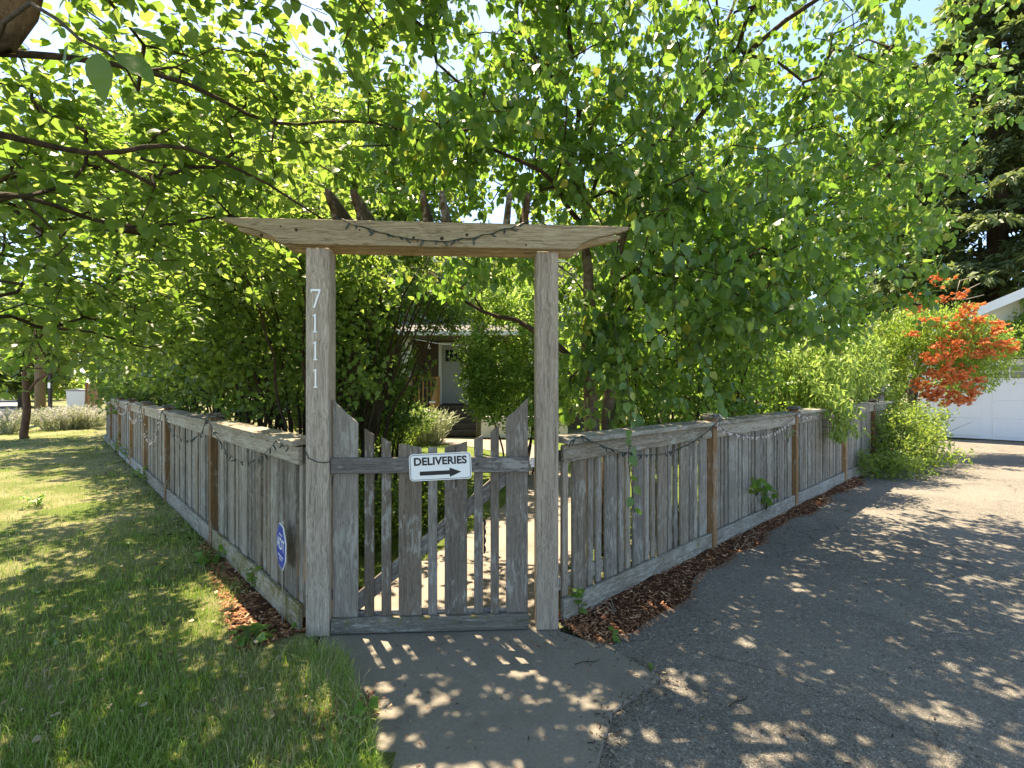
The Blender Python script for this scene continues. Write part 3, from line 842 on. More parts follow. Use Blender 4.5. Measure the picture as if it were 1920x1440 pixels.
def fence(label, loc, rz, sx, posts, start, end, kick_first):
    """local x runs along the fence, the outer face looks towards -y"""
    r = empty('picket_fence', loc, rz)
    tag(r, label, 'fence')
    X = lambda a, b: (min(sx*a, sx*b), max(sx*a, sx*b))
    for k, s in enumerate(posts):
        x0, x1 = X(s-0.038, s+0.038)
        box_obj('post', M['cedar'], r, x0, x1, -0.056, 0.03, 0.0, 1.235, 0.004)
        m = MB(); m.box(-0.075, 0.075, -0.075, 0.075, 0, 0.022); m.box(-0.055, 0.055, -0.055, 0.055, 0.022, 0.04)
        m.build('post_cap', M['capblock'], r, 0.004, loc=(sx*s, -0.018, 1.236))
    bounds = [start] + list(posts) + ([end] if end > posts[-1]+0.3 else [])
    for k in range(len(bounds)-1):
        a = bounds[k] + (0.04 if k > 0 else 0.0); b = bounds[k+1] - (0.04 if k+1 <= len(posts) else 0)
        x0, x1 = X(a, b)
        dz = random.uniform(-0.006, 0.006)
        box_obj('kickboard', kick_first if k == 0 else M['kick'], r, x0, x1, -0.043, -0.012, 0.012, 0.185+dz, 0.005)
        box_obj('top_rail', M['rail'], r, x0, x1, -0.043, -0.013, 1.055+dz, 1.165+dz, 0.004)
        # cap rail: slopes a little towards the outside
        m = MB(); L = x1-x0
        m.prism([(-0.075, 0.0), (0.075, 0.012), (0.075, 0.048), (-0.075, 0.036)], -L/2, L/2, 'x')
        m.build('cap_rail', M['rail'], r, 0.004, loc=((x0+x1)/2, -0.005, 1.17+dz))
        box_obj('back_rail', M['rail'], r, x0, x1, 0.013, 0.05, 0.22, 0.31, 0.004)
        box_obj('back_rail', M['rail'], r, x0, x1, 0.013, 0.05, 1.03, 1.12, 0.004)
        seq = []; i = k % 3; tot = 0.0; gp_ = 0.036 if k == 0 else 0.026
        while tot < b-a-0.03:
            ww = 0.132 if i % 3 == 1 else 0.058
            seq.append(ww); tot += ww+gp_; i += 1
        if tot > b-a-0.005: tot -= seq.pop()+gp_
        gap = (b-a-sum(seq))/(len(seq)+1)
        s = a + gap
        for ww in seq:
            me = random.choice(WIDE if ww > 0.1 else NARROW)
            wrap('slat', me, None, r, ((sx*(s+ww/2+random.uniform(-.003, .003))), (-0.001 if ww > 0.1 else 0.007)+random.uniform(-0.002, 0.003), 0.615+random.uniform(-.004, .004)), (0, random.uniform(-.004, .004), 0))
            s += ww + gap
    return r
rzR = math.atan2(FRD.y, FRD.x)
rzL = math.atan2(-FLD.y, -FLD.x)
POST_R = [2.10, 4.35, 6.60, 8.55]; POST_L = [2.22, 4.68, 6.67, 8.51, 10.57, 12.6]
fenceR = fence('grey slatted fence running along the driveway to the right of the gate', FR0, rzR, 1, POST_R, 0.0, 10.2, M['kick'])
fenceL = fence('grey slatted fence receding along the lawn to the left of the gate', FL0, rzL, -1, POST_L, 0.0, 14.4, M['kick_moss'])

# ------------------------------------------------------------------ arbor
AR = math.atan2(3.047-2.965, 0.222+1.177)
arbor = tag(empty('entrance_arbor', (-1.177, 2.965, 0), AR), 'weathered timber entrance arbor of two posts under a notched double beam', 'arbor')
GW = 1.40
posts = []
for x in (0.0, GW):
    m = MB(); m.box(-0.069, 0.069, -0.07, 0.07, -1.17, 1.185)
    p = m.build('post', M['post'], arbor, 0.006, loc=(x, 0.07, 1.19 + (0.0)))
    posts.append(p)
prof = [(0, 0), (0.004, -0.022), (0.093, -0.047), (0.186, -0.066), (0.245, -0.084), (0.29, -0.106), (0.312, -0.126), (0.33, -0.139)]
x0, x1, H = -0.535, 1.9, 0.15
def beam_poly(L):
    left = [(-L/2+a, 0.08+b*1.05) for a, b in prof]
    right = [(L/2-a, 0.08+b*1.05) for a, b in reversed(prof)]
    return left + [(-L/2+0.36, -0.07), (L/2-0.36, -0.07)] + right
for yy in (-0.024, 0.166):
    m = MB(); m.prism(beam_poly(x1-x0), -0.02, 0.02, 'y')
    b = m.build('beam', M['beam'], arbor, 0.004, loc=((x0+x1)/2, yy, 2.45), rot=(0, 0.0045, 0))
    if yy < 0:
        for xx, zz, rr in ((-0.99, -0.025, .011), (-0.79, 0.012, .01), (-0.1, -0.02, .009), (0.07, -0.02, .012), (0.22, 0.005, .01), (0.58, -0.05, .006), (-0.88, .03, .005), (-.42, .02, .006), (.45, .03, .006)):
            mk = MB(); mk.tube([(0, 0, 0), (0, -0.002, 0)], [rr, rr*.8], 10)
            mk.build('knot', M['bark_dark'], b, loc=(xx, -.0205, zz))
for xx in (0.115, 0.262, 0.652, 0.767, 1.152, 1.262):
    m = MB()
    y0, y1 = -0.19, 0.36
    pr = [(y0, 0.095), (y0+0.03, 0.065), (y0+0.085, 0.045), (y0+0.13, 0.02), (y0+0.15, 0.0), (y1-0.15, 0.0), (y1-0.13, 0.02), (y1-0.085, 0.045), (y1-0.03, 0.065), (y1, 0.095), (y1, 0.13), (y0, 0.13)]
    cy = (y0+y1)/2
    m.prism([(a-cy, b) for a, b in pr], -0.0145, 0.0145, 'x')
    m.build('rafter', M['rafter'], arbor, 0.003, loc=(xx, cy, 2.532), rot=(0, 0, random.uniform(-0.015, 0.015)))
# house number 7111 down the left post
num = NT('brushed_number'); M['number'] = num.done(num.principled((0.72, 0.72, 0.7), 0.35, 0.5, None, 0.2))
ONE = [(-.012, -.057), (.012, -.057), (.012, -.05), (.005, -.047), (.005, .057), (-.002, .057), (-.015, .046), (-.014, .041), (-.005, .045), (-.005, -.047), (-.012, -.05)]
SEVEN = [(-.03, .057), (.03, .057), (.03, .05), (-.004, -.057), (-.016, -.057), (.017, .044), (-.024, .044), (-.024, .034), (-.03, .034)]
for poly, zz, xx in ((SEVEN, 2.066, -.008), (ONE, 1.917, -.012), (ONE, 1.75, -.01), (ONE, 1.584, -.009)):
    m = MB(); m.prism(poly, -0.006, 0.0, 'y')
    m.build('house_number', M['number'], posts[0], 0.001, loc=(xx, -0.0705, zz-1.19))
    m = MB(); m.prism([(a*1.0+.003, b*1.0-.003) for a, b in poly], -0.0004, 0.0003, 'y')

# ------------------------------------------------------------------ gate
gate = tag(empty('garden_gate', Vector((-1.177, 2.965, 0)) + Vector((math.cos(AR), math.sin(AR), 0))*0.077 + Vector((-math.sin(AR), math.cos(AR), 0))*0.055, AR),
           'grey picket gate with a dipped top hung between the arbor posts', 'gate')
PK = [(0.0, .153, 1.456, 1.311, .4), (.193, .25, 1.277, 1.237, .2), (.296, .354, 1.222, 1.188, .2), (.401, .541, 1.183, 1.155, .3), (.582, .638, 1.157, 1.157, 0),
      (.684, .824, 1.157, 1.191, .3), (.867, .923, 1.205, 1.231, .2), (.97, 1.023, 1.25, 1.29, .2), (1.067, 1.205, 1.335, 1.463, .4)]
for a, b, za, zb, dip in PK:
    c = (a+b)/2; zc = 0.6
    n = 5
    top = []
    for i in range(n+1):
        f = i/n
        z = za+(zb-za)*f - dip*0.09*math.sin(math.pi*f)*abs(za-zb)*1.2
        top.append((a+(b-a)*f, z))
    if a == .401: top[0] = (a, za-.004)
    poly = [(b-c, 0.055-zc), (a-c, 0.055-zc)] + [(x-c, z-zc) for x, z in top]
    m = MB(); m.prism(poly, -0.01, 0.01, 'y')
    o = m.build('picket', M['gate'], gate, 0.0025, loc=(c, 0.0, zc))
    if a == .684:   # split near the top of this board
        m = MB(); m.box(-0.0025, 0.0025, -0.0115, -0.0095, 0.30, 0.565)
        m.build('split', M['black'], o)
box_obj('top_rail', M['gate_x'], gate, -0.003, 1.208, -0.043, -0.011, 1.003, 1.098, 0.004)
box_obj('bottom_rail', M['gate_moss'], gate, -0.003, 1.208, -0.043, -0.011, 0.026, 0.118, 0.004)
# diagonal brace behind the pickets
m = MB(); L = math.hypot(1.0, 0.87); m.box(-L/2, L/2, 0.0, 0.03, -0.045, 0.045)
m.build('brace', M['gate_x'], gate, 0.003, loc=(0.61, 0.0115, 0.585), rot=(0, -math.atan2(0.80, 0.95), 0))
box_obj('back_rail', M['gate_x'], gate, 0.01, 1.19, 0.0115, 0.04, 0.06, 0.14, 0.003)
m = MB(); m.box(-.012, .012, -.006, .0, -.03, .03); m.box(-.02, .005, -.016, -.006, -.01, .012); m.tube([(-.02, -.012, .01), (-.02, -.012, .035)], .004, 6)
m.build('latch', M['steel'], gate, 0.001, loc=(1.232, -0.03, 1.06))
m = MB(); m.tube([(0, 0, 0), (0, -0.006, 0)], [.008, .006], 8)
m.build('bolt', M['iron'], gate, loc=(0.888, -0.043, 1.055))
for zz in (0.25, 0.95):
    m = MB(); m.box(-.025, .06, .0, .004, -.02, .02); m.tube([(-.004, 0, -.03), (-.004, 0, .03)], .006, 8)
    m.build('hinge', M['iron'], gate, loc=(0.0, 0.0105, zz))
# scalloped strap on the back of the gate, seen between two pickets
m = MB()
poly = []
for i in range(25):
    z = 0.42+0.22*i/24
    poly.append((0.008+0.010*abs(math.sin(i*math.pi/6)), z))
poly += [(0, 0.64), (0, 0.42)]
m.prism(poly, 0.0, 0.01, 'y')
m.build('scalloped_strap', M['black'], gate, loc=(0.925, 0.012, 0.06))

def letters(fc, parent, loc):
    tmp = bpy.data.objects.new('lettering_curve', fc); COL.objects.link(tmp)
    me = bpy.data.meshes.new_from_object(tmp.evaluated_get(bpy.context.evaluated_depsgraph_get()))
    bpy.data.objects.remove(tmp)
    return wrap('lettering', me, None, parent, loc, (R(90), 0, 0))
# sign
sign = empty('hanging_sign', gate.location + Vector((math.cos(AR), math.sin(AR), 0))*0.662 + Vector((-math.sin(AR), math.cos(AR), 0))*-0.046 + Vector((0, 0, 1.043)), AR)
tag(sign, 'white metal sign with a black arrow fixed on the gate top rail', 'sign')
sign.rotation_euler = (0, R(-2.4), AR)
def rrect(w, h, r, n=5):
    out = []
    for cx, cz, a0 in ((w/2-r, h/2-r, 0), (-w/2+r, h/2-r, 90), (-w/2+r, -h/2+r, 180), (w/2-r, -h/2+r, 270)):
        for i in range(n+1):
            a = R(a0+90*i/n); out.append((cx+r*math.cos(a), cz+r*math.sin(a)))
    return out
SW, SH = 0.38, 0.166
m = MB(); m.prism(rrect(SW, SH, 0.026), -0.003, 0.0, 'y'); m.build('plate', M['white'], sign, 0.0006)
m = MB()
o_, i_ = rrect(SW-0.012, SH-0.012, 0.021), rrect(SW-0.018, SH-0.018, 0.018)
n = len(o_)
m.add([(a, -0.0042, b) for a, b in o_]+[(a, -0.0042, b) for a, b in i_], [(k, (k+1) % n, n+(k+1) % n, n+k) for k in range(n)])
m.build('border', M['black'], sign)
m = MB(); m.prism([(-.127, -.05), (.055, -.05), (.055, -.066), (.127, -.0375), (.055, -.009), (.055, -.025), (-.127, -.025)], -0.0045, -0.0035, 'y'); m.build('arrow', M['black'], sign)
fc = bpy.data.curves.new('lettering', 'FONT'); fc.body = 'DELIVERIES'; fc.size = 0.065; fc.align_x = 'CENTER'; fc.align_y = 'CENTER'; fc.offset = 0.0022; fc.extrude = 0.0003
fc.space_character = 1.02
fc.materials.append(M['black'])
letters(fc, sign, (0, -0.0042, 0.0335))
for zz in (SH/2-0.008, -SH/2+0.008):
    m = MB(); m.tube([(0, 0, 0), (0, -0.0055, 0)], [.005, .004], 8); m.build('screw', M['steel'], sign, loc=(0, -0.0035, zz))

# blue yard sign on a stake by the left fence
ys = tag(empty('yard_sign', (*fl(0.2, 0.075), 0.0), rzL-R(7)), 'blue octagonal security sign with white letters on a thin metal stake by the fence', 'sign')
def octo(r, sx=1.0): return [(r*sx*math.cos(R(22.5+45*i)), r*math.sin(R(22.5+45*i))) for i in range(8)]
zc = 0.51
m = MB(); m.prism(octo(0.152, .92), -0.003, 0.003, 'y'); m.build('panel', M['white'], ys, 0.0005, loc=(0, 0, zc), rot=(0, R(3), 0))
m = MB(); m.prism(octo(0.145, .92), -0.0042, -0.0032, 'y'); m.build('blue_face', M['blue'], ys, loc=(0, 0, zc), rot=(0, R(3), 0))
fc = bpy.data.curves.new('lettering', 'FONT'); fc.body = 'ADT'; fc.size = 0.105; fc.align_x = 'CENTER'; fc.align_y = 'CENTER'; fc.offset = 0.002
fc.materials.append(M['white'])
letters(fc, ys, (0, -0.0048, zc+.012))
m = MB(); m.box(-.05, .05, -.0052, -.0046, .072, .079)
for i, (a, b) in enumerate(((-.075, -.05), (-.042, -.01), (-.002, .03), (.038, .075))): m.box(a, b, -.0052, -.0046, -.066, -.056)
m.box(-.045, .045, -.0052, -.0046, -.085, -.079)
m.build('small_print', M['white'], ys, loc=(0, 0, zc))
m = MB(); m.box(-.009, .009, .004, .008, -0.05, 0.655); m.box(-.014, .014, .003, .012, .64, .672); m.build('stake', M['steel'], ys, 0.001)

# string lights
def string(label, root_from, pts_local, n_bulb, bulb, group='string lights on the fence and arbor', cluster=1):
    r = tag(empty('string_light', root_from.location, root_from.rotation_euler.z), label, 'string lights', group)
    P = []
    for a, b, sag, n in pts_local:
        a, b = Vector(a), Vector(b)
        for i in range(n+1):
            f = i/n
            q = a.lerp(b, f) + Vector((0, 0, -4*sag*f*(1-f))) + Vector((random.uniform(-.003, .003), random.uniform(-.003, 0), random.uniform(-.005, .005)))
            P.append(q)
    m = MB(); m.tube(P, 0.0026, 5, cap=False)
    m.tube([p+Vector((0.004, -0.003, 0.003*math.sin(i*1.7))) for i, p in enumerate(P)], 0.0022, 5, cap=False)
    m.build('wire', M['wire'], r)
    bm_ = MB(); bm_.tube([(0, 0, 0), (0, 0, -.014), (0, 0, -.018), (0, 0, -.036), (0, 0, -.046)], [.004, .0055, .0055, .0052, .001], 6)
    me = bm_.mesh('bulb', 0, True); me.materials.append(bulb)
    for i in range(n_bulb):
        q = P[int((i+0.5)/n_bulb*(len(P)-1))]
        for c in range(cluster):
            o = wrap('bulb', me, None, r, q + Vector((random.uniform(-.02, .02)*(cluster > 1), 0, random.uniform(-.02, .02)*(cluster > 1))), (random.uniform(-.9, .9), random.uniform(-1.1, 1.1), random.uniform(0, 6)))
    return r
yo = -0.085
string('dark green string lights sagging across the nearest panel of the left fence', fenceL,
       [((-0.04, yo, 1.16), (-0.25, yo, 1.185), 0.0, 4), ((-0.25, yo, 1.185), (-1.9, yo, 1.13), 0.2, 26), ((-1.9, yo, 1.13), (-2.22, yo, 1.22), 0.0, 4)], 26, M['bulb_dark'])
string('green string lights sagging on the second panel of the left fence', fenceL,
       [((-2.22, yo, 1.2), (-2.5, yo, 1.05), 0.02, 4), ((-2.5, yo, 1.05), (-4.4, yo, 1.12), 0.14, 22), ((-4.4, yo, 1.12), (-4.68, yo, 1.2), 0, 4)], 24, M['bulb_dark'])
string('pale bulbs looped down the third panel of the left fence', fenceL,
       [((-4.68, yo, 1.2), (-6.67, yo, 1.2), 0.5, 26)], 44, M['bulb'])
string('pale bulbs clustered on the far panels of the left fence', fenceL,
       [((-6.67, yo, 1.2), (-8.51, yo, 1.2), 0.3, 24), ((-8.51, yo, 1.2), (-10.57, yo, 1.2), 0.25, 24)], 60, M['bulb'])
string('green string lights draped along the nearest panel of the right fence', fenceR,
       [((0.02, yo, 1.19), (0.12, yo, 1.215), 0, 3), ((0.12, yo, 1.215), (2.05, yo, 1.2), 0.2, 30)], 26, M['bulb_dark'])
string('pale string lights draped along the second panel of the right fence', fenceR,
       [((2.1, yo, 1.27), (2.1, yo, 1.17), 0, 3), ((2.1, yo, 1.17), (2.4, yo, 1.08), 0.02, 5), ((2.4, yo, 1.08), (4.3, yo, 1.2), 0.13, 26), ((4.3, yo, 1.2), (4.9, yo, 1.16), .04, 8)], 50, M['bulb'])
string('dark string lights swagged across the front of the arbor beam', arbor,
       [((0.13, -0.05, 2.545), (1.24, -0.05, 2.53), 0.125, 30), ((1.24, -0.05, 2.53), (1.4, -0.04, 2.55), 0, 3)], 22, M['bulb_dark'])
c = tag(empty('cable', arbor.location, AR), 'thin dark cable looping around the left arbor post to the gate rail', 'cable')
m = MB(); m.tube([(-.07, -.004, 1.15), (-.05, -.006, 1.105), (0.0, -.006, 1.08), (.045, -.006, 1.075), (.072, -.006, 1.08), (.078, .0, 1.083)], .0028, 5); m.build('wire', M['wire'], c)


# ------------------------------------------------------------------ house behind the garden
house = tag(empty('house', (-1.67, 14.5, 0), R(0)), 'brown house with a grey upper storey, front porch and pale door behind the gate', 'house')
def hb(name, mat, x0, x1, y0, y1, z0, z1, bev=0.004, parent=None): return box_obj(name, mat, parent or house, x0, x1, y0, y1, z0, z1, bev)
PZ = 0.84      # porch floor
def lap_wall(name, mat, x0, x1, y, z0, z1, pitch=0.13, parent=None):
    m = MB(); z = z0
    while z < z1-0.01:
        zt = min(z+pitch, z1)
        m.prism([(y-0.02, z), (y+0.05, z), (y+0.05, zt), (y-0.004, zt)], x0, x1, 'x'); z += pitch
    return m.build(name, mat, parent or house)
WY = 2.6       # wall lies behind the porch edge
lap_wall('lower_wall', M['siding'], -6.0, -0.88, WY, 0.0, 3.2)
lap_wall('lower_wall', M['siding'], 0.16, 5.5, WY, 0.0, 3.2)
lap_wall('lower_wall', M['siding'], -0.88, 0.16, WY, 2.98, 3.2)
lap_wall('upper_wall', M['siding_grey'], -5.2, 4.6, WY+0.9, 3.2, 6.0)
hb('core', M['siding'], -5.9, 5.4, WY+0.95, WY+8, 0, 6.0)
hb('porch_floor', M['stone'], -3.0, 2.6, 1.3, WY-0.03, 0.0, PZ)
for i in range(4):
    hb('step', M['stone'], -0.62, 0.68, 0.05+0.3*i, 1.29, 0.002+0.168*i, 0.168*(i+1), 0.012)
# door
dr = hb('door', M['door'], -0.76, 0.04, WY-0.05, WY+0.0, PZ+0.03, PZ+2.06)
for x0, x1, y0, y1 in ((-.3, -.05, -.85, .0), (.05, .3, -.85, .0)):
    hb('door_panel', M['door'], x0, x1, -0.034, -0.026, y0, y1, 0.003, dr)
for k in range(4):
    hb('door_pane', M['glass'], -.28+.145*k, -.16+.145*k, -0.032, -0.026, .45, .85, 0.001, dr)
m = MB(); m.tube([(-.34, -.03, -.1), (-.34, -.08, -.1)], .022, 8); m.build('handle', M['steel'], dr)
hb('door_frame', M['trim'], -0.88, -0.77, WY-0.06, WY+0.02, PZ, PZ+2.15)
hb('door_frame', M['trim'], 0.05, 0.16, WY-0.06, WY+0.02, PZ, PZ+2.15)
hb('door_frame', M['trim'], -0.77, 0.05, WY-0.06, WY+0.02, PZ+2.07, PZ+2.15)
hb('porch_column', M['trim'], -1.9, -1.6, 1.35, 1.65, PZ, 3.05)
hb('porch_column', M['trim'], 2.2, 2.5, 1.35, 1.65, PZ, 3.05)
m = MB(); m.prism([(0.75, 3.05), (0.75, 3.22), (WY+0.88, 3.95), (WY+0.88, 3.05)], -3.4, 3.0, 'x'); m.build('porch_roof', M['roofing'], house, 0.01)
hb('gutter', M['trim'], -3.4, 3.0, 0.66, 0.745, 3.06, 3.2)
m = MB(); m.prism([(WY+0.3, 6.0), (WY+4.6, 8.1), (WY+8.6, 6.0)], -5.6, 5.0, 'x'); m.build('roof', M['roofing'], house, 0.01)
hb('eave_fascia', M['trim'], -5.6, 5.0, WY+0.24, WY+0.29, 5.86, 6.05)
for xc in (-3.4, -1.15, 2.0):
    f = hb('window', M['trim'], xc-.55, xc+.55, WY+0.82, WY+0.87, 3.95, 5.2)
    for sx in (-1, 1):
        hb('pane', M['glass'], sx*.26-.22, sx*.26+.22, -0.032, -0.026, -.55, -.02, 0.001, f)
        hb('pane', M['glass'], sx*.26-.22, sx*.26+.22, -0.032, -0.026, .02, .55, 0.001, f)
for xc in (-4.4, 3.4):
    f = hb('window', M['trim'], xc-.6, xc+.6, WY-0.07, WY-0.02, 1.35, 2.7)
    for sx in (-1, 1): hb('pane', M['glass'], sx*.28-.25, sx*.28+.25, -0.032, -0.026, -.6, .6, 0.001, f)
# porch railing of stained balusters, sloping down beside the steps
rl = empty('railing', (-0.72, 0.2, 0)); rl.parent = house
rl.name = 'railing'
hb('post', M['orange_wood'], -.06, .06, -.06, .06, 0, 0.98, 0.004, rl)
hb('post_cap', M['trim'], -.085, .085, -.085, .085, 0.98, 1.03, 0.004, rl)
hb('post', M['orange_wood'], -.06, .06, 1.1, 1.22, 0, PZ+0.95, 0.004, rl)
for i in range(7):
    y = 0.14+0.13*i; zz = 0.168*min(4, int((y)/0.3)+1)
    hb('baluster', M['orange_wood'], -.02, .02, y, y+.045, zz, 0.95+0.72*(y/1.15), 0.002, rl)
m = MB(); m.prism([(0.06, 0.93), (1.1, 1.66), (1.1, 1.74), (0.06, 1.0)], -.05, .05, 'x'); m.build('handrail', M['orange_wood'], rl, 0.003)
for i in range(9):
    x = -.2-.13*i
    hb('baluster', M['orange_wood'], x-.045, x, 1.14, 1.18, PZ, PZ+.86, 0.002, rl)
hb('handrail', M['orange_wood'], -1.35, -.06, 1.11, 1.21, PZ+.86, PZ+.94, 0.003, rl)
m = MB(); m.tube([(-1.4, .75, 2.95), (-.6, .72, 2.8), (.2, .72, 2.72), (1.2, .72, 2.85)], .01, 5); m.build('cable', M['trim'], house)
for x, z in ((-.9, 2.78), (-.1, 2.66), (.7, 2.7)):
    m = MB(); m.tube([(0, 0, 0), (0, 0, -.05), (0, 0, -.07), (0, 0, -.13), (0, 0, -.16)], [.02, .02, .035, .045, .01], 8); m.build('bulb', M['bulb'], house, smooth=True, loc=(x, .72, z))
wl = tag(box_obj('garden_wall', M['stucco'], None, -0.95, 1.6, 14.1, 14.35, 0.0, 0.62, 0.01), 'low pale stucco wall beside the porch steps', 'wall')
pot = empty('flower_pot', (-2.95, 14.5, 0.0)); tag(pot, 'white pot standing at the foot of the porch railing', 'pot')
m = MB(); m.tube([(0, 0, 0), (0, 0, .02), (0, 0, .5), (0, 0, .56), (0, 0, .57)], [.12, .15, .22, .24, .2], 14); m.build('body', M['white'], pot, smooth=False)
m = MB(); m.tube([(0, 0, .5), (0, 0, .575)], .19, 12); m.build('soil', M['earth'], pot)

# ------------------------------------------------------------------ garage at the end of the drive
GA = R(-42)
gar = tag(empty('garage', (13.05, 13.5, 0), GA), 'white garage with a gable roof and two panelled doors at the end of the drive', 'garage')
# local x along the front, local y into the building
GL, GH, GD = -1.7, 2.75, 6.5
GRt = 7.2
gm = (GL+GRt)/2
def gb(name, mat, *a, bev=0.004, parent=None): return box_obj(name, mat, parent or gar, *a, bev)
m = MB()
m.prism([(GL, 0), (GL, GH), (gm, GH+2.1), (GRt, GH), (GRt, 0), (GRt-.5, 0), (GRt-.5, 2.25), (GL+.5, 2.25), (GL+.5, 0)], 0.0, 0.15, 'y')
m.build('front_wall', M['trim'], gar)
for x in (GL, GRt-.15): gb('side_wall', M['trim'], x, x+.15, 0.151, GD, 0, GH)
sl_ = 2.1/((GRt-GL)/2)
for sgn in (-1, 1):
    m = MB()
    xe = gm + sgn*((GRt-GL)/2+0.45); ze = GH - 0.45*sl_
    m.prism([(gm, GH+2.1+.003), (xe, ze+.003), (xe, ze+.13), (gm, GH+2.1+.13)], -0.55, GD+.4, 'y'); m.build('roof', M['roofing'], gar)
    m = MB(); m.prism([(gm, GH+2.1-.1), (xe, ze-.1), (xe, ze+.15), (gm, GH+2.1+.15)], -0.60, -0.552, 'y'); m.build('rake_board', M['trim'], gar)
    m = MB(); m.prism([(gm, GH+2.1-.02), (xe, ze-.02), (xe, ze+.0), (gm, GH+2.1)], -0.55, -0.002, 'y'); m.build('soffit', M['trim'], gar)
x = GL+.5; DW = 2.42
for k in range(3):
    d = gb('garage_door', M['garage'], x+.01, x+DW-.01, 0.03, 0.075, 0.03, 2.22)
    hw = DW/2
    for sx in (-.5, .5):
        for rw in range(3):
            z0 = -1.02+0.5*rw
            gb('panel', M['garage'], sx*hw-.5, sx*hw+.5, -.034, -.0215, z0, z0+.47, bev=0.006, parent=d)
        wf = gb('window', M['trim'], sx*hw-.5, sx*hw+.5, -.034, -.0215, .55, .98, bev=0.003, parent=d)
        for a in range(3):
            for b in range(2):
                gb('pane', M['glass'], -.46+.315*a, -.17+.315*a, -.011, -.0055, -.18+.185*b, -.01+.185*b, bev=0.001, parent=wf)
    gb('door_post', M['trim'], x+DW-.005, x+DW+.105, -.02, .0, 0.0, 2.25)
    x += DW+.1
    if x+DW > GRt-.3: break

# ------------------------------------------------------------------ trees
ORIG = np.array([0, 0, 0.])
def clear_view(p):
    """keeps the air in front of the gate and arbor free of leaves, and nothing right at the lens"""
    x, y, z = p[:, 0], p[:, 1], p[:, 2]
    front = (y < 3.25) & (x > -1.75) & (x < 0.72) & (z < 1.6+0.40*y)
    lens = (np.sqrt(x*x+y*y+(z-CAMH)**2) < 1.15) 
    low = (y > 0) & (y < 3.0) & (z < 1.62) & (np.abs(x) < 1.2*y)
    beh = (y < 0.15) & (z < 2.3)
    return ~(front | lens | low | beh)

# street tree whose boughs reach in from the upper left
stems = [[(-2.62, 1.75, 0, .15), (-2.55, 1.78, 1.1, .125), (-2.25, 1.82, 2.1, .1), (-2.09, 1.88, 2.75, .088), (-1.88, 1.98, 3.4, .065), (-1.7, 2.2, 4.6, .035)],
         [(-2.3, 1.85, 2.25, .02), (-2.5, 2.5, 2.5, .014), (-2.25, 3.0, 2.5, .01), (-1.95, 3.4, 2.72, .007), (-1.6, 3.8, 2.7, .006)],
         [(-2.15, 1.9, 2.55, .018), (-2.0, 2.35, 2.66, .013), (-1.72, 2.6, 2.8, .01), (-1.4, 3.1, 2.72, .007), (-1.0, 3.5, 2.5, .005)],
         [(-2.5, 1.8, 1.6, .022), (-3.1, 2.9, 1.95, .013), (-3.3, 3.5, 1.95, .013), (-3.5, 4.0, 2.1, .009)],
         [(-1.95, 1.98, 3.4, .04), (-1.2, 2.3, 4.1, .026), (-0.3, 2.7, 4.6, .012)],
         [(-2.1, 1.92, 2.85, .018), (-1.85, 2.5, 3.15, .013), (-1.5, 3.1, 3.2, .01), (-1.0, 3.5, 3.42, .009), (-.5, 3.8, 3.4, .005)]]
blobs = [((-2.6, 3.4, 2.75), (1.2, 1.0, .75), 1.2), ((-1.6, 3.4, 3.2), (1.0, .8, .6), 1.2), ((-3.5, 3.9, 2.15), (.95, 1.0, .65), 1.3), ((-1.6, 2.9, 3.9), (1.4, 1.2, .5)),
         ((-0.6, 2.3, 4.7), (1.8, 1.5, .7), 1.3), ((-2.8, 1.4, 4.3), (1.9, 1.6, .7)), ((-3.9, 2.8, 3.4), (1.2, 1.5, .8)), ((-0.4, 0.6, 4.4), (1.7, 1.4, .6), 1.0), ((-3.8, 5.2, 2.9), (1.0, 1.0, .9), 1.1), ((-5.4, 6.4, 4.2), (1.7, 1.5, .7), .9), ((-3.0, 3.6, 3.6), (1.3, 1.1, .5), 1.0)]
def keep_street(p):
    return clear_view(p)
street = make_tree('street_tree', 'broad leaved tree leaning in at the upper left with its boughs spread over the lawn', 'tree', (-2.62, 1.75, 0), stems, blobs, 2450, 12,
          (.05, .1), M['leaf_street'], M['bark_near'], 'flat', .26, True, 1.0, .2, parts=300, keep=keep_street, rmax=.011, branch_mat=M['bark_dark'], gaps=-.55, kseg=14)
# a twig of large leaves hanging close to the camera from the same tree
base = street.location
hang = [((-0.675, 0.8, 2.09), (-.03, .1, -.85), .072), ((-0.74, .82, 2.12), (-.45, .15, -.65), .06), ((-0.64, .8, 2.09), (.75, -.1, -.55), .078), ((-0.62, .8, 2.13), (.75, .1, -.2), .06), ((-.7, .82, 2.1), (-.8, .1, -.1), .066)]
def fine_leaf(wid, droop, curl, n=14):
    V, T3, Q4 = [], [], []
    for i in range(n+1):
        f = i/n; w_ = wid*.5*math.sin(math.pi*f**.8)**.9*(1-.25*f) if 0 < i < n else 0.0
        w_ *= 1+.05*(i % 2)
        zz = -droop*f*f; cy = curl*f*f
        V += [(f, cy, zz), (f, cy+w_, zz+.1*w_+.012*math.sin(i*1.9)), (f, cy-w_, zz+.1*w_-.012*math.sin(i*1.6))]
    for i in range(n):
        a, b = 3*i, 3*i+3
        Q4 += [(a, b, b+1, a+1), (a, a+2, b+2, b)]
    return np_mesh('leaf', np.array(V), [np.array(Q4)], smooth=True)
lm = [fine_leaf(.62, .15, .0), fine_leaf(.58, .3, .08)]
for q in lm: q.materials.append(M['leaf_street'])
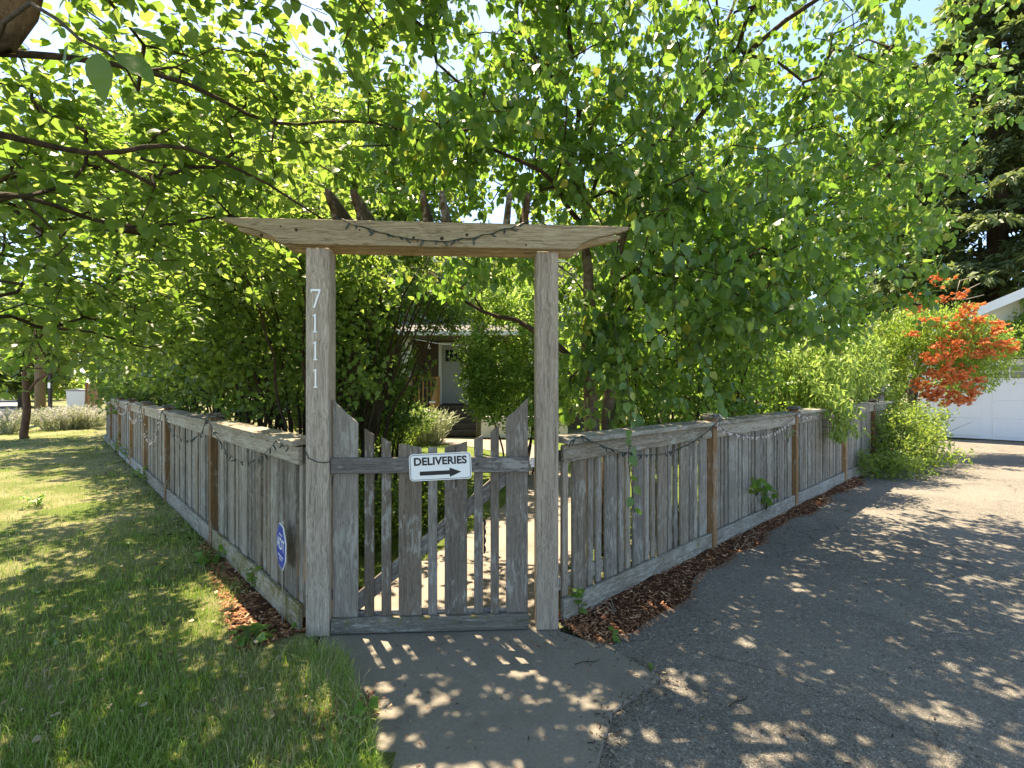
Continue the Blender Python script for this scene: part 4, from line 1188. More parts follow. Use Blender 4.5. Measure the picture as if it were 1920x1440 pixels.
for i, (p, a, sz_) in enumerate(hang):
    a = Vector(a).normalized(); nrm = Vector((.1, -.6, .7)); sd_ = nrm.cross(a).normalized(); nn_ = a.cross(sd_)
    o = wrap('leaf', lm[i % 2], None, street, Vector(p)-base)
    o.rotation_mode = 'QUATERNION'; o.rotation_quaternion = Matrix((a, sd_, nn_)).transposed().to_quaternion(); o.scale = (sz_,)*3
m = MB(); m.tube([Vector(p)-base for p in ((-2.04, 1.9, 2.75), (-1.5, 1.45, 2.62), (-1.1, 1.12, 2.42), (-.86, .93, 2.24), (-.74, .84, 2.14), (-.66, .8, 2.09), (-.62, .79, 2.06))], [.008, .006, .0045, .0035, .003, .0024, .0015], 6); m.build('bough', M['bark_dark'], street, smooth=True)

# birch behind the right fence, spreading over the arbor and the drive
stems = [[(.78, 4.75, 0, .085), (.76, 4.7, 1.2, .075), (.72, 4.65, 2.2, .055), (.68, 4.55, 3.0, .038), (.62, 4.5, 3.4, .032), (.32, 4.4, 4.1, .026), (.1, 4.4, 4.9, .018), (-.1, 4.5, 6.0, .01)],
         [(.90, 4.75, 0, .07), (.96, 4.8, 1.2, .062), (.98, 4.8, 2.4, .045), (1.25, 4.8, 3.4, .032), (1.85, 4.9, 4.5, .022), (2.4, 5.0, 5.8, .012)],
         [(.74, 4.7, 1.6, .035), (.3, 4.8, 2.05, .028), (-.3, 5.0, 2.3, .018), (-.9, 5.3, 2.75, .008)],
         [(.98, 4.8, 2.2, .035), (1.9, 4.9, 2.7, .025), (2.9, 5.3, 3.3, .016), (3.9, 5.8, 3.9, .009)],
         [(.68, 4.6, 3.0, .025), (.35, 4.1, 3.2, .018), (-.3, 3.9, 3.5, .011), (-.9, 3.9, 3.7, .006)],
         [(1.25, 4.8, 3.3, .03), (2.1, 4.4, 4.5, .022), (3.3, 4.2, 5.3, .014)]]
blobs = [((1.75, 4.75, 2.5), (1.45, 1.25, 1.35), 1.5), ((3.15, 5.5, 3.5), (1.6, 1.4, 1.8), 1.25), ((.3, 4.5, 4.4), (2.0, 1.6, 1.15), 1.2), ((1.25, 3.75, 3.1), (1.0, .65, 1.1), 1.5),
         ((1.3, 4.8, 6.2), (3.0, 2.2, 1.0), .28), ((3.2, 4.0, 5.4), (1.7, 1.5, .9), .6), ((2.3, 4.05, 2.1), (.85, .6, .9), 1.4), ((-.1, 3.3, 4.6), (1.3, .8, .6), 1.2), ((4.4, 6.3, 4.2), (1.0, 1.2, 1.4), 1.0), ((.95, 4.4, 1.7), (.6, .6, .6), 2.2),
         ((2.2, 2.2, 5.6), (2.2, 1.5, .7), .9), ((-.3, 4.2, 3.5), (1.2, .8, .5), 1.4), ((-.2, 4.8, 2.75), (1.0, .6, .35), 1.8), ((4.5, 5.6, 4.9), (1.2, 1.0, .8), 1.0), ((-.85, 3.75, 3.35), (.7, .5, .4), 1.6), ((-.2, 3.1, 3.5), (.6, .5, .35), 1.0)]
def keep_birch(p):
    x, y, z = p[:, 0], p[:, 1], p[:, 2]
    k = clear_view(p)
    # stays above and behind the fence line, and leaves the view through the arbor open
    out = (x-FR0.x)*FRN.x + (y-FR0.y)*FRN.y
    k &= ~((out > -0.12) & (z < 1.75+0.3*np.maximum(0, out)))
    k &= ~((x < 0.42) & (y > 3.0) & (z < 2.3+.04*(y-3)) & (x > -3))
    k &= z > 1.0
    return k
birch = make_tree('birch_tree', 'large birch with hanging leaves behind the right fence, its stems just right of the arbor', 'tree', (.78, 4.75, 0), stems, blobs, 2700, 17,
          (.038, .108), M['leaf_birch'], M['bark_birch'], 'hang', .3, True, 1.12, .15, parts=300, keep=keep_birch, rmax=.02, branch_mat=M['bark_dark'], gaps=-.12, gs=1.5, r0=.0026)

# hanging sprays of the birch in front of the fence and the right post
def spray(root, pts, n, size, leaf, name='leaf', rad=.0025, barkm=None):
    b = root.location
    m = MB(); m.tube([Vector(p)-b for p in pts], [rad*2.0]+[rad]*(len(pts)-1), 5); m.build('bough', barkm or M['bark_dark'], root, smooth=True)
    L = [Vector(p) for p in pts]
    ms = [single_leaf('leaf', 1.1, d, c) for d, c in ((.1, 0), (.3, .1), (.0, -.1))]
    for q in ms: q.materials.append(leaf)
    for i in range(n):
        f = (0.15+0.85*(i+.5)/n)*(len(L)-1); k = min(int(f), len(L)-2)
        p = L[k].lerp(L[k+1], f-k)
        side = Vector((random.choice((-1, 1))*random.uniform(.3, 1), random.uniform(-.8, .3), 0)).normalized()
        a = (side*.55+Vector((0, 0, -1))+Vector((random.gauss(0, .2), random.gauss(0, .2), 0))).normalized()
        nrm = Vector((random.gauss(0, .4), -1, random.gauss(.3, .4))); sd = nrm.cross(a).normalized(); nn = a.cross(sd)
        o = wrap(name, random.choice(ms), None, root, p+side*.012-b)
        o.rotation_mode = 'QUATERNION'; o.rotation_quaternion = Matrix((a, sd, nn)).transposed().to_quaternion()
        s_ = random.uniform(*size); o.scale = (s_,)*3
spray(birch, [ap(1215, 440, 3.2), ap(1195, 520, 3.12), ap(1215, 590, 3.1), ap(1240, 640, 3.1)], 13, (.06, .095), M['leaf_birch'])
spray(birch, [ap(1150, 610, 3.5), ap(1175, 690, 3.3), ap(1183, 780, 3.22), ap(1178, 860, 3.15), ap(1190, 960, 3.15)], 17, (.055, .085), M['leaf_birch'])
spray(birch, [ap(1260, 420, 3.6), ap(1265, 560, 3.4), ap(1270, 690, 3.4)], 10, (.055, .08), M['leaf_birch'])
spray(birch, [ap(1310, 640, 3.7), ap(1330, 700, 3.6), ap(1350, 770, 3.6)], 12, (.06, .09), M['leaf_birch'])

# many-stemmed shrub behind the left fence
def shrub_stems(cx, cy, n, spread, h, r, top=.5, free=False):
    out = []
    for i in range(n):
        a = random.uniform(0, 2*math.pi); q = math.sqrt(random.random())
        bx, by = cx+spread*q*math.cos(a)*.8, cy+spread*q*math.sin(a)*.8
        k = random.uniform(.8, 1.0); ox, oy = math.cos(a)*top*q*1.4, math.sin(a)*top*q*1.4
        for tr in range(40):
            o1 = max((bx+ox*q_-FR0.x)*FRN.x+(by+oy*q_-FR0.y)*FRN.y for q_ in (0, 1.3)); o2 = max((bx+ox*q_-FL0.x)*FLN.x+(by+oy*q_-FL0.y)*FLN.y for q_ in (0, 1.3))
            if free or max(o1, o2) < -.14: break
            a = random.uniform(0, 2*math.pi); q = math.sqrt(random.random())
            bx, by = cx+spread*q*math.cos(a)*.8, cy+spread*q*math.sin(a)*.8; ox, oy = math.cos(a)*top*q*1.4, math.sin(a)*top*q*1.4
        out.append([(bx, by, 0, r), (bx+ox*.25+random.uniform(-.06, .06), by+oy*.25, h*.33*k, r*.85), (bx+ox*.7, by+oy*.7+random.uniform(-.08, .08), h*.67*k, r*.6), (bx+ox*1.3, by+oy*1.3, h*k, r*.25)])
    return out
st = shrub_stems(-2.55, 6.3, 40, .9, 3.2, .024, .6)
blobs = [((-2.9, 6.1, 3.2), (1.6, 1.4, 1.1)), ((-2.0, 5.3, 2.7), (.85, .9, .8)), ((-4.0, 6.9, 2.4), (1.2, 1.2, 1.0)), ((-3.3, 5.9, 1.75), (1.1, .8, .6)), ((-1.75, 5.5, 1.7), (.5, .55, .6), .8), ((-2.6, 7.6, 1.5), (1.4, .7, 1.2), .9)]
def keep_lilac(p):
    out = (p[:, 0]-FL0.x)*FLN.x + (p[:, 1]-FL0.y)*FLN.y
    return ~((out > -0.15) & (p[:, 2] < 1.45)) & ~((out > .55)) & (p[:, 2] > .4) & clear_view(p)
make_tree('lilac_shrub', 'tall shrub of many thin bare stems behind the near panels of the left fence', 'shrub', (-2.55, 6.3, 0), st, blobs, 1700, 13, (.052, .092), M['leaf_lilac'], M['bark_dark'], 'bush', .28, True, 1.0, .15,
          parts=300, keep=keep_lilac, r0=.002, rmax=.015, branch_mat=M['bark_dark'], gaps=-.6, kseg=6, trunk_name='stem')
st = shrub_stems(-5.4, 9.4, 26, .9, 2.8, .022, .6)
blobs = [((-5.6, 8.9, 2.4), (1.7, 1.5, 1.3)), ((-4.9, 7.6, 1.8), (1.0, .8, .8)), ((-7.2, 10.4, 2.4), (1.5, 1.4, 1.2)), ((-5.8, 8.0, 1.5), (.8, .5, .5)), ((-4.2, 9.2, 1.5), (1.3, .8, 1.2), .8)]
make_tree('hazel_shrub', 'spreading green shrub rising behind the middle panels of the left fence', 'shrub', (-5.4, 9.4, 0), st, blobs, 1700, 12, (.06, .1), M['leaf_lilac'], M['bark_dark'], 'bush', .3, False, 1.0, .15,
          keep=keep_lilac, r0=.002, rmax=.015, gaps=-.65, kseg=5, trunk_name='stem')
blobs = [((-8.4, 11.7, 1.9), (1.5, 1.4, 1.3)), ((-9.3, 13.0, 1.7), (1.3, 1.2, 1.2)), ((-8.4, 10.8, 1.35), (.8, .5, .5)), ((-9.6, 12.2, 1.1), (.6, .5, .6)), ((-8.5, 13.5, 3.0), (2.0, 1.5, 1.3))]
def keep_far(p): return p[:, 2] > .35
make_tree('hazel_shrub', 'leafy shrub tumbling over the far end of the left fence', 'shrub', (-8.3, 12.3, 0), shrub_stems(-8.3, 12.3, 12, .6, 2.4, .02), blobs, 1300, 12, (.07, .115), M['leaf_lilac'], M['bark_dark'], 'bush', .3, False, 1.0, .15,
          keep=keep_far, r0=.002, rmax=.015, gaps=-.7, kseg=5, trunk_name='stem')

# tall trees inside the garden, behind the shrubs
make_tree('garden_tree', 'tall airy tree rising behind the many-stemmed shrub', 'tree', (-3.0, 8.8, 0),
          [[(-3.0, 8.8, 0, .12), (-2.9, 8.7, 2.0, .1), (-2.8, 8.6, 4.0, .06), (-2.6, 8.6, 6.5, .02)], [(-2.9, 8.7, 2.2, .06), (-1.9, 8.3, 4.0, .035), (-1.2, 8.2, 5.4, .015)], [(-2.9, 8.7, 2.6, .05), (-4.2, 8.5, 4.2, .03), (-5, 8.5, 5.6, .012)]],
          [((-2.8, 8.6, 5.0), (2.4, 1.8, 1.9)), ((-1.9, 8.1, 4.8), (1.2, 1.2, 1.2)), ((-4.8, 8.6, 4.4), (1.8, 1.5, 1.8)), ((-2.2, 8.3, 3.3), (1.6, 1.0, .8))], 2000, 14, (.07, .12), M['leaf_back'], M['bark_grey'], 'bush', .35, False, 1.1, .1,
          gaps=-.35, r0=.0028, branch_mat=M['bark_dark'])
make_tree('garden_tree', 'round topped tree standing beyond the middle of the left fence', 'tree', (-9.3, 15.5, 0),
          [[(-9.3, 15.5, 0, .14), (-9.2, 15.4, 2.5, .11), (-9.0, 15.4, 6.0, .04)]],
          [((-9.3, 15.2, 5.2), (3.2, 2.4, 2.9)), ((-6.8, 14.2, 4.2), (2.0, 1.6, 1.9)), ((-11.8, 16, 4.2), (2.2, 1.8, 2.0)), ((-8.5, 15, 2.2), (2.6, 1.5, 1.8)), ((-5.5, 13.4, 2.6), (1.8, 1.2, 2.2))], 1900, 14, (.11, .18), M['leaf_back'], M['bark_grey'], 'bush', .5, False, 1.1, .1, gaps=-.5, r0=.004, step=.5)
make_tree('garden_tree', 'small garden tree whose crown hides the upper floor of the house behind the arbor', 'tree', (-.75, 11.0, 0),
          [[(-.75, 11.0, 0, .06), (-.7, 10.9, 1.5, .05), (-.6, 10.8, 3.0, .03), (-.5, 10.8, 4.2, .012)]],
          [((-.9, 10.6, 3.7), (1.5, .9, .9)), ((.4, 10.6, 3.6), (1.3, .8, .9)), ((.9, 10.4, 2.7), (.7, .6, .6))], 620, 14, (.06, .1), M['leaf_back'], M['bark_grey'], 'bush', .3, False, 1.1, .1, gaps=-.45, r0=.0022, branch_mat=M['bark_dark'])
make_tree('garden_tree', 'leafy tree rising behind the birch, between the house and the drive', 'tree', (4.2, 13.5, 0),
          [[(4.2, 13.5, 0, .15), (4.2, 13.4, 3, .11), (4.3, 13.3, 6, .06), (4.3, 13.3, 8.5, .02)]],
          [((4.2, 13.2, 6.0), (3.2, 2.0, 2.8)), ((7.0, 13.6, 5.0), (1.8, 1.5, 2.0)), ((1.6, 13.0, 5.6), (1.6, 1.4, 1.8), .8)], 800, 14, (.12, .2), M['leaf_back'], M['bark_grey'], 'bush', .5, False, 1.1, .1, gaps=-.35, r0=.004, step=.5, branch_mat=M['bark_dark'])
make_tree('garden_tree', 'big leafy tree filling the sky behind the left hand shrubs', 'tree', (-7.2, 13.0, 0),
          [[(-7.2, 13.0, 0, .16), (-7.1, 12.9, 3, .12), (-7.0, 12.8, 6, .07), (-7, 12.8, 9, .02)]],
          [((-7.2, 12.6, 7.4), (3.6, 2.2, 2.6)), ((-4.6, 12.2, 7.2), (2.0, 1.5, 2.0)), ((-10.2, 13, 6.6), (2.2, 1.6, 2.2))], 1500, 14, (.12, .2), M['leaf_back'], M['bark_grey'], 'bush', .5, False, 1.1, .1, gaps=-.55, r0=.004, step=.5, branch_mat=M['bark_dark'])
# shrubs seen through the arbor
make_tree('garden_shrub', 'dense shrub left of the path, seen through the arbor beside the left post', 'shrub', (-2.05, 7.2, 0), shrub_stems(-2.05, 7.2, 12, .45, 2.6, .02, .4),
          [((-2.05, 7.2, 2.0), (.75, .7, 1.15)), ((-1.85, 7.0, 1.2), (.55, .5, .55)), ((-2.1, 6.6, 2.8), (.8, .8, .6)), ((-1.15, 7.6, 2.75), (.55, .6, .45))], 1150, 14, (.045, .08), M['leaf_lilac'], M['bark_dark'], 'bush', .22, False, 1.0, .1, keep=lambda p: p[:, 2] > .55, r0=.0016, gaps=-.65, kseg=5, trunk_name='stem')
make_tree('garden_shrub', 'bright sunlit shrub half hiding the porch door, left of the right arbor post', 'shrub', (.12, 8.4, 0), shrub_stems(.12, 8.4, 9, .3, 2.1, .018, .4),
          [((.0, 8.3, 1.65), (.75, .65, .85)), ((-.35, 8.0, 1.15), (.45, .4, .35), .8), ((.35, 8.2, 2.3), (.75, .6, .8)), ((-.2, 8.6, 3.0), (.9, .6, .45)), ((.5, 7.7, 1.0), (.4, .4, .4)), ((-.45, 8.2, 1.55), (.4, .45, .5), 1.2), ((-.55, 8.4, 2.35), (.45, .4, .35), 1.2), ((.75, 8.0, 1.6), (.5, .5, .8)), ((-.62, 8.0, 1.9), (.38, .35, .6), 1.6)], 1500, 14, (.05, .085), M['leaf_bright'], M['bark_dark'], 'flat', .22, False, 1.0, .12, keep=lambda p: p[:, 2] > .6, r0=.0016, gaps=-.7, kseg=5, trunk_name='stem')
make_tree('garden_shrub', 'low reddish tinged bush in the bed left of the porch steps', 'shrub', (-2.6, 11.0, 0), shrub_stems(-2.6, 11, 7, .3, 1.0, .014, .3),
          [((-2.6, 11.0, .75), (.9, .6, .5))], 300, 12, (.05, .08), M['leaf_bamboo'], M['bark_dark'], 'bush', .2, False, .8, .1, keep=lambda p: p[:, 2] > .15, r0=.0016, gaps=-.9, kseg=5, trunk_name='stem')
# dark hedge along the left edge of the path, just inside the gate
make_tree('hedge', 'low dark green hedge along the path just inside the gate', 'hedge', (-1.0, 5.3, 0), shrub_stems(-1.05, 5.4, 12, .5, .6, .012, .2),
          [((-1.35, 4.6, .3), (.45, .5, .36)), ((-1.1, 5.3, .26), (.42, .6, .28)), ((-.9, 6.0, .22), (.34, .5, .24))], 900, 14, (.025, .042), M['leaf_hedge'], M['bark_dark'], 'bush', .14, False, 1.1, .1, keep=lambda p: p[:, 2] > .03, r0=.001, gaps=-.95, kseg=4, trunk_name='stem')
# dense understorey behind the right fence
make_tree('understorey_shrub', 'dark dense shrub filling the shade behind the near right fence panels', 'shrub', (2.0, 5.8, 0), shrub_stems(2.0, 5.8, 18, .9, 2.2, .02, .6),
          [((1.7, 5.6, 1.35), (1.0, .8, .8)), ((3.0, 6.5, 1.6), (1.1, .9, .9)), ((2.4, 6.6, 2.6), (1.3, .9, 1.0)), ((1.2, 6.4, 2.2), (.6, .6, 1.0))], 1700, 13, (.05, .08), M['leaf_birch'], M['bark_dark'], 'bush', .25, False, 1.05, .12,
          keep=lambda p: (((p[:, 0]-FR0.x)*FRN.x+(p[:, 1]-FR0.y)*FRN.y) < -.18) & (p[:, 2] > .3) & (p[:, 0] > .75), r0=.0018, gaps=-.8, kseg=5, trunk_name='stem')
make_tree('understorey_shrub', 'loose green shrub behind the low end of the right fence', 'shrub', (4.6, 9.3, 0), shrub_stems(4.6, 9.3, 12, .8, 2.4, .02, .6),
          [((4.4, 9.2, 2.0), (1.6, 1.1, 1.3)), ((6.3, 10.6, 2.0), (1.5, 1.0, 1.3)), ((3.2, 8.6, 2.6), (1.2, .9, 1.3))], 1700, 13, (.06, .1), M['leaf_back'], M['bark_dark'], 'bush', .3, False, 1.05, .12,
          keep=lambda p: (((p[:, 0]-FR0.x)*FRN.x+(p[:, 1]-FR0.y)*FRN.y) < -.18) & (p[:, 2] > .4), r0=.0018, gaps=-.6, kseg=5, trunk_name='stem')
# light narrow-leaved bush hanging over the right fence
c = fr(6.1, -0.25)
make_tree('narrow_leaved_bush', 'pale yellow green narrow leaved bush spilling over the middle of the right fence', 'shrub', (c[0], c[1], 0), shrub_stems(c[0]-.3, c[1]+.5, 14, .35, 1.9, .014, .4),
          [((*fr(5.6, .02), 1.15), (.45, .38, .4), 1.8), ((*fr(5.9, -.35), 1.75), (.8, .6, .55)), ((*fr(7.4, -.5), 1.95), (1.1, .6, .6)), ((*fr(8.6, -.5), 1.7), (.9, .5, .6))], 1050, 13, (.07, .13), M['leaf_bamboo'], M['bark_dark'], 'hang', .25, False, .52, .2,
          keep=lambda p: (p[:, 2] > .72) & ~((((p[:, 0]-FR0.x)*FRN.x+(p[:, 1]-FR0.y)*FRN.y) < .1) & (((p[:, 0]-FR0.x)*FRN.x+(p[:, 1]-FR0.y)*FRN.y) > -.1) & (p[:, 2] < 1.2)), r0=.0016, gaps=-.7, kseg=5, trunk_name='stem')
# low shrub sprawling from the far end of the fence onto the drive
c = fr(8.9, .25)
make_tree('sprawling_shrub', 'feathery green shrub sprawling from the end of the right fence onto the drive', 'shrub', (c[0], c[1], 0), shrub_stems(c[0], c[1], 12, .4, 1.0, .01, .7, True),
          [((*fr(8.9, .3), .6), (.9, .6, .55)), ((*fr(10.0, .25), .7), (.9, .6, .55)), ((*fr(7.7, .35), .22), (.75, .35, .22), 2.0), ((*fr(8.6, .75), .3), (.6, .4, .3))], 760, 15, (.045, .085), M['leaf_ground'], M['bark_dark'], 'bush', .25, False, .7, .15,
          keep=lambda p: p[:, 2] > .02, r0=.0012, gaps=-.85, kseg=4, trunk_name='stem')

# trumpet vine with orange blossom at the end of the fence
VX, VY, _ = ap(1790, 650, 11.2)
vine = make_tree('trumpet_vine', 'large climbing vine covered in orange blossom beside the garage', 'vine', (VX-.9, VY+.1, 0),
          [[(VX-.95, VY+.1, 0, .07), (VX-.9, VY+.1, 1.4, .06), (VX-.6, VY+.1, 2.4, .03)], [(VX-.75, VY+.25, 0, .06), (VX-.7, VY+.2, 1.5, .05), (VX-.1, VY, 2.6, .03), (VX+.8, VY-.1, 2.5, .015)]],
          [((VX-.55, VY-.35, 2.6), (1.0, .8, .8), 1.4), ((VX+.3, VY-.2, 2.2), (.9, .7, .75)), ((VX-.75, VY, 3.1), (.6, .5, .4), .6), ((VX-1.7, VY-.2, 2.3), (.9, .7, .9), 1.1), ((VX-2.4, VY-.6, 1.6), (.9, .6, .7), .9), ((VX+.0, VY, 1.55), (.7, .6, .4), .8), ((VX+.9, VY, 2.65), (.45, .5, .3), .6)], 1700, 15, (.05, .085), M['leaf_vine'], M['bark_grey'], 'hang', .28, False, .75, .2, r0=.0018, gaps=-.75)
def blossom_mesh(seed):
    rr = np.random.default_rng(seed); pos, ax, nr, sz = [], [], [], []
    for i in range(26):
        c = rr.normal(size=3)*np.array([.075, .06, .05]); a = unit(rr.normal(size=3)+np.array([0, -.5, -.1]))
        for k in range(4):
            l = unit(np.cross(a, rr.normal(size=3)))
            pos.append(c); ax.append(a*.7+l*.55); nr.append(l); sz.append(.055+.03*rr.random())
    me = leaf_mesh('blossom', np.array(pos), np.array(ax), np.array(nr), np.array(sz), False, 1.2, .1); me.materials.append(M['petal']); return me
BL = [blossom_mesh(i) for i in range(4)]
bpx = [(1836,712),(1806,590),(1715,555),(1765,560),(1720,580),(1745,600),(1770,635),(1735,665),(1790,640),(1780,668),(1800,655),(1745,700),(1775,690),(1795,700),(1815,690),(1770,720),(1760,735),(1790,735),(1810,720),(1850,660),(1870,620),(1860,650),(1885,640),(1830,650),(1835,600),(1820,575),(1900,650),(1870,605),(1750,745),(1780,745),(1805,550),(1755,520),(1820,625),(1800,640),(1812,745),(1755,650),(1712,625),(1722,720),(1748,672),(1785,612),(1825,735),(1742,725),(1770,755),(1795,752),(1735,740),(1765,705),(1785,708),(1805,708),(1845,640),(1825,662)]
for i, (px, py) in enumerate(bpx):
    p = Vector(ap(px, py, 10.2+random.uniform(-.15, .25)))
    o = wrap('blossom', BL[i % 4], None, vine, p-vine.location, (random.uniform(-.4, .4), random.uniform(-.4, .4), random.uniform(-.6, .6)))
    s_ = random.uniform(.8, 1.3); o.scale = (s_*1.15, s_, s_*.8)
m = MB()
for a in ((1790, 560, 1800, 525, 1830, 518), (1790, 556, 1818, 540, 1838, 530), (1785, 560, 1812, 560, 1845, 552)):
    m.tube([Vector(ap(a[0], a[1], 10.9))-vine.location, Vector(ap(a[2], a[3], 10.8))-vine.location, Vector(ap(a[4], a[5], 10.8))-vine.location], [.012, .01, .006], 5)
m.build('bare_shoot', M['twig'], vine, smooth=True)
# vine on the garage front
GX = Vector((math.cos(GA), math.sin(GA), 0)); g0 = Vector((13.05, 13.5, 0))
cg = g0 + GX*.5
make_tree('garage_vine', 'green climber trained across the garage gable above the doors', 'vine', tuple(g0+GX*2.05+Vector((-.1, -.12, 0))),
          [[tuple(g0+GX*2.05+Vector((-.1, -.12, 0)))+(.03,), tuple(g0+GX*2.05+Vector((-.1, -.12, 2.2)))+(.025,), tuple(g0+GX*1.2+Vector((-.15, -.15, 2.9)))+(.015,)]],
          [((cg.x, cg.y-.35, 2.75), (.8, .5, .6)), ((cg.x+.7, cg.y-.9, 2.6), (.7, .5, .5)), ((cg.x+.25, cg.y-.5, 3.4), (.6, .4, .6))], 800, 14, (.07, .11), M['leaf_vine'], M['bark_grey'], 'hang', .3, False, .8, .15, r0=.002, gaps=-.8, keep=lambda p: p[:, 2] > 2.32)

# ------------------------------------------------------------------ conifers
def conifer(label, x, y, H, rad, zb, n_br, leaf, group='tall conifers', seed=1, card=(.22, .42), dens=34):
    rr = np.random.default_rng(seed)
    r = tag(empty('fir_tree', (x, y, 0)), label, 'tree', group)
    m = MB(); m.tube([(0, 0, 0), (0.05, 0, H*.3), (0, .05, H*.7), (0, 0, H)], [H*.022, H*.017, H*.009, .02], 10); m.build('trunk', M['bark_dark'], r, smooth=True)
    pos, ax, nr, sz = [], [], [], []
    bm_ = MB()
    for i in range(n_br):
        f = (i+rr.random())/n_br
        z = zb+(H-zb)*f; L = rad*(1-f)**.75*(.7+.45*rr.random())+.3
        a = rr.random()*2*math.pi; d = np.array([math.cos(a), math.sin(a), 0])
        P = []
        for k in range(6):
            t_ = k/5
            P.append(d*L*t_ + np.array([0, 0, z + L*(.16*t_ - .42*t_*t_ + .14*t_**3)]))
        bm_.tube(P, [.012*L+.012, .011*L+.01, .008*L+.008, .006*L+.006, .004*L+.004, .005], 4, cap=False)
        nn = int(dens*(.5+L/rad)); t_ = .12+.88*rr.random(nn)**.7
        c = d*L*t_[:, None] + np.array([0, 0, 1.])*(z + L*(.16*t_-.42*t_**2+.14*t_**3))[:, None]
        lat = np.array([-math.sin(a), math.cos(a), 0]); w_ = rr.normal(size=nn)*.22*L*(1.15-t_)
        c = c + lat*w_[:, None] - np.array([0, 0, 1.])*(np.abs(w_)*.35+rr.random(nn)*.15*L*.5)[:, None]
        pos.append(c); ax.append(d*.7+lat*np.sign(w_)[:, None]*.6+np.array([0, 0, -.75])*rr.random(nn)[:, None]+rr.normal(size=(nn, 3))*.2)
        nr.append(rr.normal(size=(nn, 3))*.4+np.array([0, 0, 1.])); sz.append(card[0]+(card[1]-card[0])*rr.random(nn))
    pos, ax, nr, sz = map(np.concatenate, (pos, ax, nr, sz))
    # every spray is a small feather of narrow needles
    K = 9
    idx = np.repeat(np.arange(len(pos)), K)
    a = unit(ax)[idx]; sdv = unit(np.cross(nr, unit(ax)))[idx]
    s_ = rr.random(len(idx)); sg = np.where(np.arange(len(idx)) % 2 == 0, 1, -1)
    p2 = pos[idx] + a*(s_*sz[idx])[:, None]*.8
    a2 = a*.7 + sdv*(sg*.75)[:, None] + rr.normal(size=(len(idx), 3))*.25
    crown = leaf_mesh('crown', p2, a2, nr[idx]+rr.normal(size=(len(idx), 3))*.3, sz[idx]*.9*(1.1-s_*.5), False, .62, .25)
    bm_.build('bough', M['bark_dark'], r)
    wrap('crown', crown, leaf, r)
    return r
conifer('tall dark fir with drooping boughs behind the garage', 24.2, 24.5, 26, 6.0, 1.5, 240, M['leaf_fir'], seed=3, card=(.36, .62), dens=46)
conifer('second fir standing deeper behind the trumpet vine', 25.5, 33.0, 24, 4.6, 2.0, 90, M['leaf_fir'], seed=4, card=(.5, .8), dens=34)
x, y, _ = gp(97, 757)
conifer('broad conifer with a low skirt of boughs beyond the far end of the left fence', x+1.5, y-12, 13, 6.2, 2.5, 110, M['leaf_fir'], seed=6, card=(.45, .7), dens=26)

# ------------------------------------------------------------------ far trees and the street end
x, y, _ = gp(45, 822)
make_tree('young_tree', 'young tree with a straight thin trunk standing on the lawn strip', 'tree', (x, y, 0),
          [[(x, y, 0, .13), (x+.03, y, .12, .095), (x+.05, y, 1.2, .085), (x+.1, y, 2.4, .065), (x+.1, y, 4.2, .03)], [(x+.07, y, 1.25, .04), (x+.6, y-.1, 1.75, .03), (x+1.5, y-.1, 2.1, .015)], [(x+.1, y, 2.0, .035), (x-.9, y, 2.9, .015)]],
          [((x+.2, y-.2, 3.6), (2.1, 1.8, 1.2)), ((x+1.4, y-.4, 2.5), (1.0, .9, .45)), ((x-.6, y, 2.3), (.8, .7, .35))], 800, 13, (.09, .14), M['leaf_street'], M['bark_red'], 'flat', .4, False, 1.0, .15, r0=.003, gaps=-.6)
far = [(-62, 48, 11, 6), (-70, 66, 13, 7), (-30, 42, 8.5, 4.2), (-38, 50, 10, 4.6), (-46, 46, 9, 4.6), (-22, 46, 9, 4.5), (-13, 34, 9, 4.4), (-6.0, 32, 10, 4.8), (2.5, 30, 9, 4.6), (10, 32, 10, 5.0), (17, 36, 11, 5.0), (-34, 34, 6.5, 3.6), (-17.5, 25, 7.5, 3.2), (7.5, 21, 7.0, 3.4), (-55, 60, 11, 6), (33, 38, 13, 5.0), (-24, 32, 6.5, 3.0)]
fl_labels = ['wide tree beyond the road at the extreme left', 'farthest big tree beyond the road', 'round green tree across the far street, behind the utility pole', 'tall tree across the street near the left edge', 'broad tree at the far left edge across the street', 'tree beyond the street end, above the far hedge',
             'tall tree behind the left corner of the house', 'high tree rising over the left half of the house roof', 'tree rising over the porch side of the house', 'large tree behind the right end of the house', 'tall tree between the house and the firs',
             'small tree across the street above the pale car', 'tree in the neighbouring garden beyond the left fence end', 'tree beside the house behind the birch', 'distant wide tree at the end of the street', 'tall leafy tree right of the firs', 'small tree near the street end']
for (x, y, h, r_), lb in zip(far, fl_labels):
    zc_ = h*.6
    make_tree('far_tree', lb, 'tree', (x, y, 0), [[(x, y, 0, .2), (x, y, h*.35, .16), (x+.2, y, h*.75, .05)]],
              [((x, y, zc_), (r_*.8, r_*.7, h*.36)), ((x-r_*.5, y-.6, zc_-.8), (r_*.55, r_*.5, h*.24)), ((x+r_*.5, y-.4, zc_-.3), (r_*.55, r_*.5, h*.25)), ((x, y, h*.25), (r_*.95, r_*.7, h*.2), .8)], 520, 14, (.3, .5), M['leaf_far'], M['bark_grey'], 'bush', 1.0, False, 1.1, .1,
              group='leafy trees in the background', gaps=-.7, r0=.008, step=1.0, kseg=8, keep=lambda p: p[:, 2] > .8)
